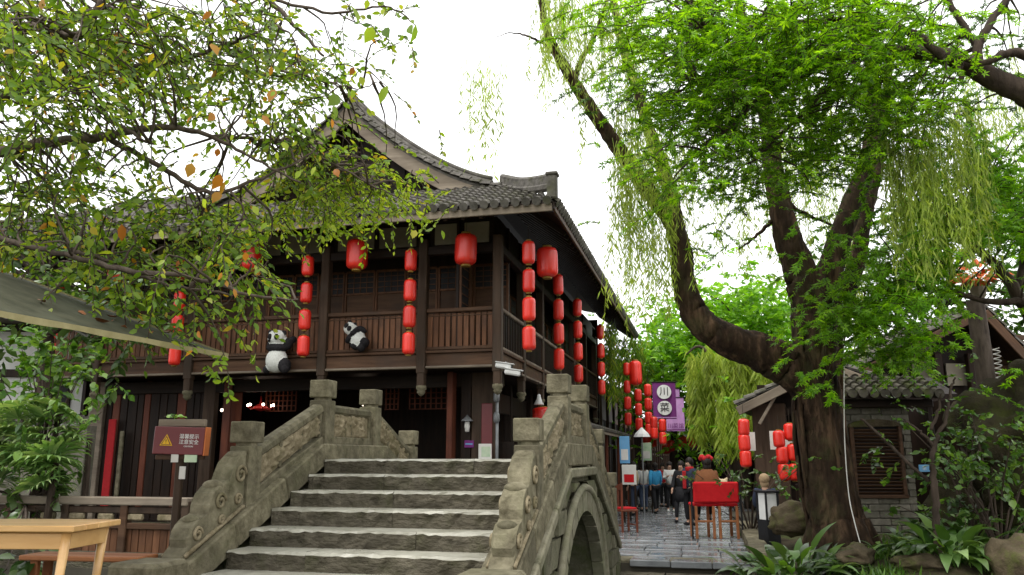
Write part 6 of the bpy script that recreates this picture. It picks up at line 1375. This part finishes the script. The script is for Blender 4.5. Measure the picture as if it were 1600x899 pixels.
# ------------------------------------------------------------------ people
def person(label, p, face, pose, top, bottom, hair, s=1.0, extra=None, lean=0.0):
    t = thing('person', label, 'person', p, face); t.scale = (s, s, s)
    sit = pose == 'sit'; hz = .5 if sit else .92; dz = hz - .92; w_ = .16 if pose == 'walk' else .02
    L = lambda x, y, z: Vector((x, y + lean * max(0, z + dz - hz), z + dz))
    J = dict(pel=L(0, 0, .92), bel=L(0, .01, 1.08), che=L(0, 0, 1.28), nec=L(0, -.01, 1.44), chin=L(0, .02, 1.52), head=L(0, .015, 1.6), top=L(0, 0, 1.68))
    V_, E_, R_ = [], [], []; ix = {}
    def node(n, q, r, par=None):
        ix[n] = len(V_); V_.append(q); R_.append(r)
        if par: E_.append((ix[par], ix[n]))
    node('pel', J['pel'], (.13, .1)); node('bel', J['bel'], (.125, .09), 'pel'); node('che', J['che'], (.145, .1), 'bel'); node('nec', J['nec'], .05, 'che'); node('chin', J['chin'], (.062, .07), 'nec'); node('head', J['head'], (.078, .09), 'chin'); node('top', J['top'], .05, 'head')
    node('nose', J['chin'] + Vector((0, .105, .05)), .012, 'chin')
    arms = {}
    for sx in (-1, 1):
        k = str(sx); sw = sx * w_; sh = L(sx * .17, 0, 1.4); el = L(sx * .22, -.03 + sw * .6, 1.14); wr = L(sx * .2, .09 + sw, .92)
        if pose == 'phone' or sit: el = L(sx * .21, .06, 1.14); wr = L(sx * .1, .28, 1.22 if pose == 'phone' else 1.05)
        node('sh' + k, sh, .055, 'che'); node('el' + k, el, .042, 'sh' + k); node('wr' + k, wr, .028, 'el' + k); d = (wr - el).normalized(); pa = wr + d * .07; node('pa' + k, pa, (.036, .02), 'wr' + k)
        pr = Vector((0, 1, 0)) - d * d.y; pr.normalize()
        for i, l in enumerate((.065, .08, .075, .06)): node('f%d%s' % (i, k), pa + d * l + pr * (.03 - i * .02), .009, 'pa' + k)
        node('th' + k, pa + pr * .055 + d * .015, .01, 'wr' + k); arms[sx] = (sh, el, wr)
        hp = Vector((sx * .09, 0, hz - .04)); kn = Vector((sx * .1, .03 + sx * w_ * 1.2, .48)) if not sit else Vector((sx * .12, .42, hz - .02)); an = Vector((sx * .1, -.02 + sx * w_ * 1.6, .09)) if not sit else Vector((sx * .12, .42, .09 if hz < .6 else .2))
        node('hp' + k, hp, .085, 'pel'); node('kn' + k, kn, .055, 'hp' + k); node('an' + k, an, .036, 'kn' + k); node('to' + k, an + Vector((0, .14, -.06)), .03, 'an' + k); arms[(sx, 'l')] = (hp, kn, an)
    put('body', skin_mesh('body', V_, E_, R_, M['skin'], 1), t)
    vs = [J['pel'] + Vector((0, 0, -.02)), J['bel'], J['che'], J['nec'] + Vector((0, 0, -.03))]; es = [(0, 1), (1, 2), (2, 3)]; rs = [(.165, .13), (.155, .12), (.17, .125), .07]
    for sx in (-1, 1): o = len(vs); a = arms[sx]; vs += [a[0], a[1], a[2] + (a[1] - a[2]) * .12]; es += [(2, o), (o, o + 1), (o + 1, o + 2)]; rs += [.078, .062, .05]
    put('jacket', skin_mesh('jacket', vs, es, rs, M[top], 1), t)
    vs = [J['pel'] + Vector((0, 0, .04))]; es = []; rs = [(.15, .115)]
    for sx in (-1, 1): o = len(vs); a = arms[(sx, 'l')]; vs += [a[0], a[1], a[2] + (a[1] - a[2]) * .1]; es += [(0, o), (o, o + 1), (o + 1, o + 2)]; rs += [.1, .075, .056]
    put('trousers', skin_mesh('trousers', vs, es, rs, M[bottom], 1), t)
    for sx in (-1, 1): an = arms[(sx, 'l')][2]; MB().sphere(an + Vector((0, .06, -.04)), .07, 10, 6, (.7, 1.75, .65)).build('shoe', M['paint_white'] if extra == 'white_shoes' else M['cloth_black'], t, smooth=True)
    hd = J['head']; MB().sphere(hd + Vector((0, -.03, .03)), .115, 12, 8, (.9, .98, .98)).sphere(hd + Vector((0, -.06, -.06)), .09, 10, 7, (.95, .6, 1.1)).build('hair', M[hair], t, smooth=True)
    for sx in (-1, 1): MB().sphere(hd + Vector((sx * .032, .093, -.01)), .011, 6, 5).build('eye', M['paint_black'], t)
    if extra == 'backpack': MB().cbox(J['che'] + Vector((0, -.17, -.05)), (.3, .16, .42), .05).build('backpack', M['cloth_grey'], t)
    if extra == 'skirt': MB().lathe([(.16, 0), (.22, -.2), (.27, -.42)], 14, J['pel'] + Vector((0, 0, .08))).build('skirt', M['cloth_black'], t, smooth=True)
    if extra == 'headdress':
        for i in range(9): a = i * .7; MB().sphere(hd + Vector((.1 * math.cos(a), .09 * math.sin(a), .09 + .03 * (i % 2))), .05, 8, 6).build('headdress', M['cloth_crimson'], t, smooth=True)
        MB().lathe([(.1, .2), (.19, .12), (.25, 0), (.27, -.16), (.26, -.3)], 16, J['che'] + Vector((0, -.02, 0)), scal=.05).build('shawl', M['cloth_brown'], t, smooth=True)
    if extra == 'scarf': MB().lathe([(.09, .06), (.12, .02), (.11, -.05)], 12, J['nec']).cbox(J['che'] + Vector((.05, .15, -.12)), (.12, .04, .45), .015).build('scarf', M['cloth_crimson'], t, smooth=False)
    return t
def stand(px, Y): q = at(px, 780, Y); return Vector((q.x, Y, gz(Y)))
person('person in a bright blue jacket walking away down the wet street', stand(1025, 27.5), .1, 'walk', 'cloth_blue', 'cloth_black', 'hair_black', .95)
person('person in a white top and dark waistcoat looking at a phone in mid street', stand(1048, 28.5), 3.0, 'phone', 'cloth_white', 'cloth_black', 'hair_black', .98, 'white_shoes')
person('person in a long black coat and skirt striding beside the red-backed bench', stand(1066, 22), 2.6, 'walk', 'cloth_black', 'cloth_black', 'hair_black', .92, 'skirt')
person('person in a pale shirt seen from behind near the shop posters', stand(1006, 29), .2, 'stand', 'cloth_white', 'cloth_denim', 'hair_black', .97)
person('person with a crimson sleeve behind the blue jacket', stand(1037, 33), 3.2, 'stand', 'cloth_crimson', 'cloth_black', 'hair_black', 1.0)
person('person with a red scarf and dark coat at the left of the red-backed bench', stand(1079, 20.5), 2.2, 'phone', 'cloth_navy', 'cloth_black', 'hair_black', .95, 'scarf')
person('person in grey with a backpack far down the street', stand(1058, 38), .0, 'walk', 'cloth_grey', 'cloth_denim', 'hair_black', 1.0, 'backpack')
person('person in a red top at the shop front behind the poster board', stand(994, 31), 1.2, 'stand', 'cloth_crimson', 'cloth_black', 'hair_black', .95)
person('person in a dark jacket far down the street under the banners', stand(1092, 40), 2.8, 'stand', 'cloth_black', 'cloth_denim', 'hair_black', 1.0)
person('person in cream by the red and white poster board', stand(990, 26), .8, 'stand', 'cloth_cream', 'cloth_navy', 'hair_black', .95)
person('person in grey walking away past the left shops, behind the blue jacket', stand(1015, 34), -.3, 'walk', 'cloth_grey', 'cloth_black', 'hair_black', 1.0)
person('person in white far down the street between the banner and the bench', stand(1071, 44), 3.1, 'walk', 'cloth_white', 'cloth_denim', 'hair_black', 1.0)
# ------------------------------------------------------------------ street furniture
YR = 16.2; ql, qr = at(1081, 800, YR), at(1159, 800, YR); rb = thing('bench', 'wooden double bench with a red cloth over its back on the wet street', 'bench', ((ql.x + qr.x) / 2, YR, 0)); bw = qr.x - ql.x; zb0, zb1 = at(1120, 786, YR).z, at(1120, 753, YR).z
MB().cbox((0, 0, (zb0 + zb1) / 2), (bw * .92, .07, zb1 - zb0), .03).build('back_cloth', M['cloth_red'], rb); MB().cbox((0, .3, zb0 - .04), (bw * .9, .5, .06), .02).build('seat', M['cloth_red'], rb)
for x in (-.41, -.06, .06, .41):
    for y in (.02, .5): MB().cbox((0, 0, 0), (.05, .05, zb0 - .06), .006).build('leg', M['bench_wood'], rb, (x * bw, y, (zb0 - .06) / 2))
for x in (-.235, .235): MB().cbox((0, 0, 0), (.34 * bw, .03, .04), .005).build('stretcher', M['bench_wood'], rb, (x * bw, .02, .33))
for x in (-.5, .5): MB().tube([(x * bw, 0, 0), (x * bw * .98, 0, zb1)], .018, 6).build('pole', M['paint_black'], rb)
person('person with brown shawl and red headdress sitting on the red-backed bench', Vector((at(1104, 740, YR + .35).x, YR + .33, zb0 - .42)), .0, 'sit', 'cloth_brown', 'cloth_black', 'hair_black', 1.0, 'headdress', .0)
def plush(label, p, s):
    mb = MB()
    for c, r in (((0, 0, .14), (.12, .1, .14)), ((0, 0, .33), (.1, .09, .09)), ((-.08, 0, .42), (.03, .03, .035)), ((.08, 0, .42), (.03, .03, .035)), ((-.12, .05, .2), (.05, .06, .05)), ((.12, .05, .2), (.05, .06, .05)), ((-.08, .1, .05), (.05, .09, .05)), ((.08, .1, .05), (.05, .09, .05))): mb.sphere(c, 1, 10, 8, r)
    me = remesh_blend('body', mb, .02, 4); me.materials.append(M['cloth_cream']); t = thing('plush_toy', label, 'toy', p); t.scale = (s, s, s); put('body', me, t)
    for x in (-.035, .035): MB().sphere((x, -.085, .36), .012, 6, 5).build('eye', M['paint_black'], t)
plush('cream plush toy on the bench right of the person with the headdress', Vector((at(1128, 752, YR + .35).x, YR + .3, zb0 - .01)), 1.1)
p = stand(1196, 15.6); person('person with tan hair in a navy jacket sitting with back turned under the stall', Vector((p.x, 15.6, .0)), -.3, 'sit', 'cloth_navy', 'cloth_black', 'hair_tan', .95, None, .1)
st_ = thing('stool', 'low dark stool under the seated person in the navy jacket', 'stool', Vector((p.x, 15.6, 0)), -.3); MB().cbox((0, 0, .36), (.36, .34, .05), .015).build('seat', M['wood_dark'], st_)
for x in (-.14, .14):
    for y in (-.13, .13): MB().cbox((0, 0, 0), (.04, .04, .34), .005).build('leg', M['wood_dark'], st_, (x, y, .17))
q0, q1 = at(1184, 790, 14.3), at(1215, 790, 14.3); lb = thing('light_box', 'white panelled floor lantern box with black frame beside the willow bed', 'lantern', ((q0.x + q1.x) / 2, 14.3, 0), .35); s_ = (q1.x - q0.x) * .72; z0, z1 = at(800, 812, 14.3).z, at(800, 770, 14.3).z
MB().cbox((0, 0, (z0 + z1) / 2), (s_ - .03, s_ - .03, z1 - z0), .004).build('panel', M['paint_white'], lb)
for x in (-1, 1):
    for y in (-1, 1): MB().cbox((0, 0, 0), (.03, .03, z1 - z0 + .02), .004).build('frame_post', M['paint_black'], lb, (x * s_ / 2, y * s_ / 2, (z0 + z1) / 2))
MB().cbox((0, 0, z1 + .02), (s_ + .06, s_ + .06, .04), .008).build('top', M['paint_black'], lb); MB().cbox((0, 0, z0 / 2), (s_ + .02, s_ + .02, z0), .008).build('foot', M['paint_black'], lb)
# red chair by the shop fronts
q = at(977, 803, 18.2); rc = thing('chair', 'dark red wooden chair with red cushion at the shop front', 'chair', (q.x, 18.2, gz(18.2)), -1.2)
MB().cbox((0, 0, .46), (.44, .42, .05), .015).build('seat', M['wood_red'], rc); MB().cbox((0, 0, .5), (.4, .38, .05), .02).build('cushion', M['cloth_red'], rc)
for x in (-.19, .19):
    for y in (-.18, .18): MB().cbox((0, 0, 0), (.04, .04, .46 if y > 0 else 1.05), .006).build('leg', M['wood_red'], rc, (x, y, .23 if y > 0 else .525))
MB().cbox((0, -.18, .95), (.38, .035, .12), .01).build('back_rail', M['wood_red'], rc); MB().cbox((0, -.18, .72), (.1, .025, .36), .006).build('splat', M['wood_red'], rc)
for y in (-.18, .18): MB().cbox((0, y, .15), (.36, .03, .03), .004).build('stretcher', M['wood_red'], rc)
# shop stand-up boards
def board(label, px, py, Y, w_, h_, m, m2, yaw=-.3, base=None):
    q = at(px, py, Y); t = thing('poster_board', label, 'sign', Vector((q.x, Y, gz(Y))), yaw); zc_ = q.z - gz(Y); MB().cbox((0, 0, zc_), (w_, .05, h_), .008).build('board', M[m], t); MB().cbox((.0, -.03, zc_ - h_ * .18), (w_ * .7, .008, h_ * .4), .002).build('poster', M[m2], t)
    for x in (-.4, .4): MB().cbox((0, 0, 0), (.05, .04, zc_ - h_ / 2 + .02), .006).build('leg', M['wood_dark'], t, (x * w_, .02, (zc_ - h_ / 2) / 2))
board('tall blue poster board by the red posts of the shop', 976, 703, 23, .28, .75, 'poster_blue', 'paper_white'); board('red and white poster board at the shop front', 983, 742, 22, .38, .52, 'paper_white', 'cloth_red'); board('green and white poster board under the lanterns', 1010, 706, 28, .34, .6, 'poster_green', 'paper_white')
q = at(1003, 682, 26); t = thing('parasol', 'small white parasol over the shop front below the lantern strings', 'parasol', Vector((q.x, 26, gz(26)))); hz_ = q.z - gz(26); MB().lathe([(.02, .28), (.1, .2), (.22, .08), (.27, -.02)], 8, (0, 0, hz_)).build('canopy', M['paint_white'], t); MB().tube([(0, 0, 0), (0, 0, hz_ + .2)], .025, 8).build('pole', M['metal_grey'], t)
# banners across the street
def banner(label, px0, px1, py0, py1, Y, m, text=None, small=None):
    a, b = at(px0, py0, Y), at(px1, py1, Y); w_, h_ = b.x - a.x, a.z - b.z; t = thing('banner', label, 'banner', Vector(((a.x + b.x) / 2, Y, (a.z + b.z) / 2)), -.1, 'banners over the street'); n = 10; vs = []
    for j in range(n + 1):
        for i in range(n + 1): x = -w_ / 2 + w_ * i / n; z = h_ / 2 - h_ * j / n; vs.append((x, .03 * math.sin(i * .9 + j * .3) * j / n, z))
    mb = MB().add(vs, [(j * (n + 1) + i, j * (n + 1) + i + 1, (j + 1) * (n + 1) + i + 1, (j + 1) * (n + 1) + i) for j in range(n) for i in range(n)]).add([(v[0], v[1] + .01, v[2]) for v in vs], [(j * (n + 1) + i, (j + 1) * (n + 1) + i, (j + 1) * (n + 1) + i + 1, j * (n + 1) + i + 1) for j in range(n) for i in range(n)])
    cl = mb.build('cloth', M[m], t, smooth=True); MB().tube([(-w_ * .55, 0, h_ / 2 + .01), (w_ * .55, 0, h_ / 2 + .01)], .018, 6).build('rod', M['wood_dark'], t); MB().tube([(0, 0, h_ / 2), (0, 0, h_ / 2 + .7)], .006, 4).build('cord', M['cord'], t)
    MB().box(-w_ / 2, w_ / 2, -.042, -.036, -h_ / 2 + .03, -h_ / 2 + .06).build('stripe', M['flag_lilac' if m == 'flag_purple' else 'flag_purple'], cl)
    for k, c in enumerate(text or ''):
        z = h_ * (.24 - .44 * k); MB().lathe([(w_ * .31, 0), (w_ * .31, .006)], 22, (0, -.036, z), R=Matrix.Rotation(math.pi / 2, 3, 'X')).build('disc', M['paint_white'], cl); put('lettering', text_mesh('lettering', c, w_ * .42, M['ink']), cl, (0, -.05, z), (math.pi / 2, 0, 0))
    for k, c in enumerate(small or ''): put('lettering', text_mesh('lettering', c, w_ * .3, M['flag_purple']), cl, (w_ * (-.3 + .3 * k), -.045, -h_ * .35), (math.pi / 2, 0, 0))
banner('purple banner with two white discs carrying characters above the street', 1019, 1057, 598, 655, 25.0, 'flag_purple', '川菜'); banner('pale lilac banner partly behind the purple one', 1040, 1070, 622, 674, 27.5, 'flag_lilac', None, '川菜馆'); banner('narrow lilac banner between the purple and the pale one', 1052, 1063, 608, 650, 29.5, 'flag_lilac')
# a few wall plants and dark furniture at the far right of the street
for px, py, lab in ((1066, 690, 'far red lantern above the striding person'), (1083, 690, 'far red lantern at the dark street end'), (1049, 697, 'far red lantern left of the striding person'), (1019, 690, 'far red lantern just below the cluster under the purple banner'), (1041, 700, 'far red lantern over the person with the phone'), (1010, 686, 'far red lantern above the small white parasol')): lantern(at(px, py, 36), .2, .5, lab, 'far lanterns at the street end', .3)
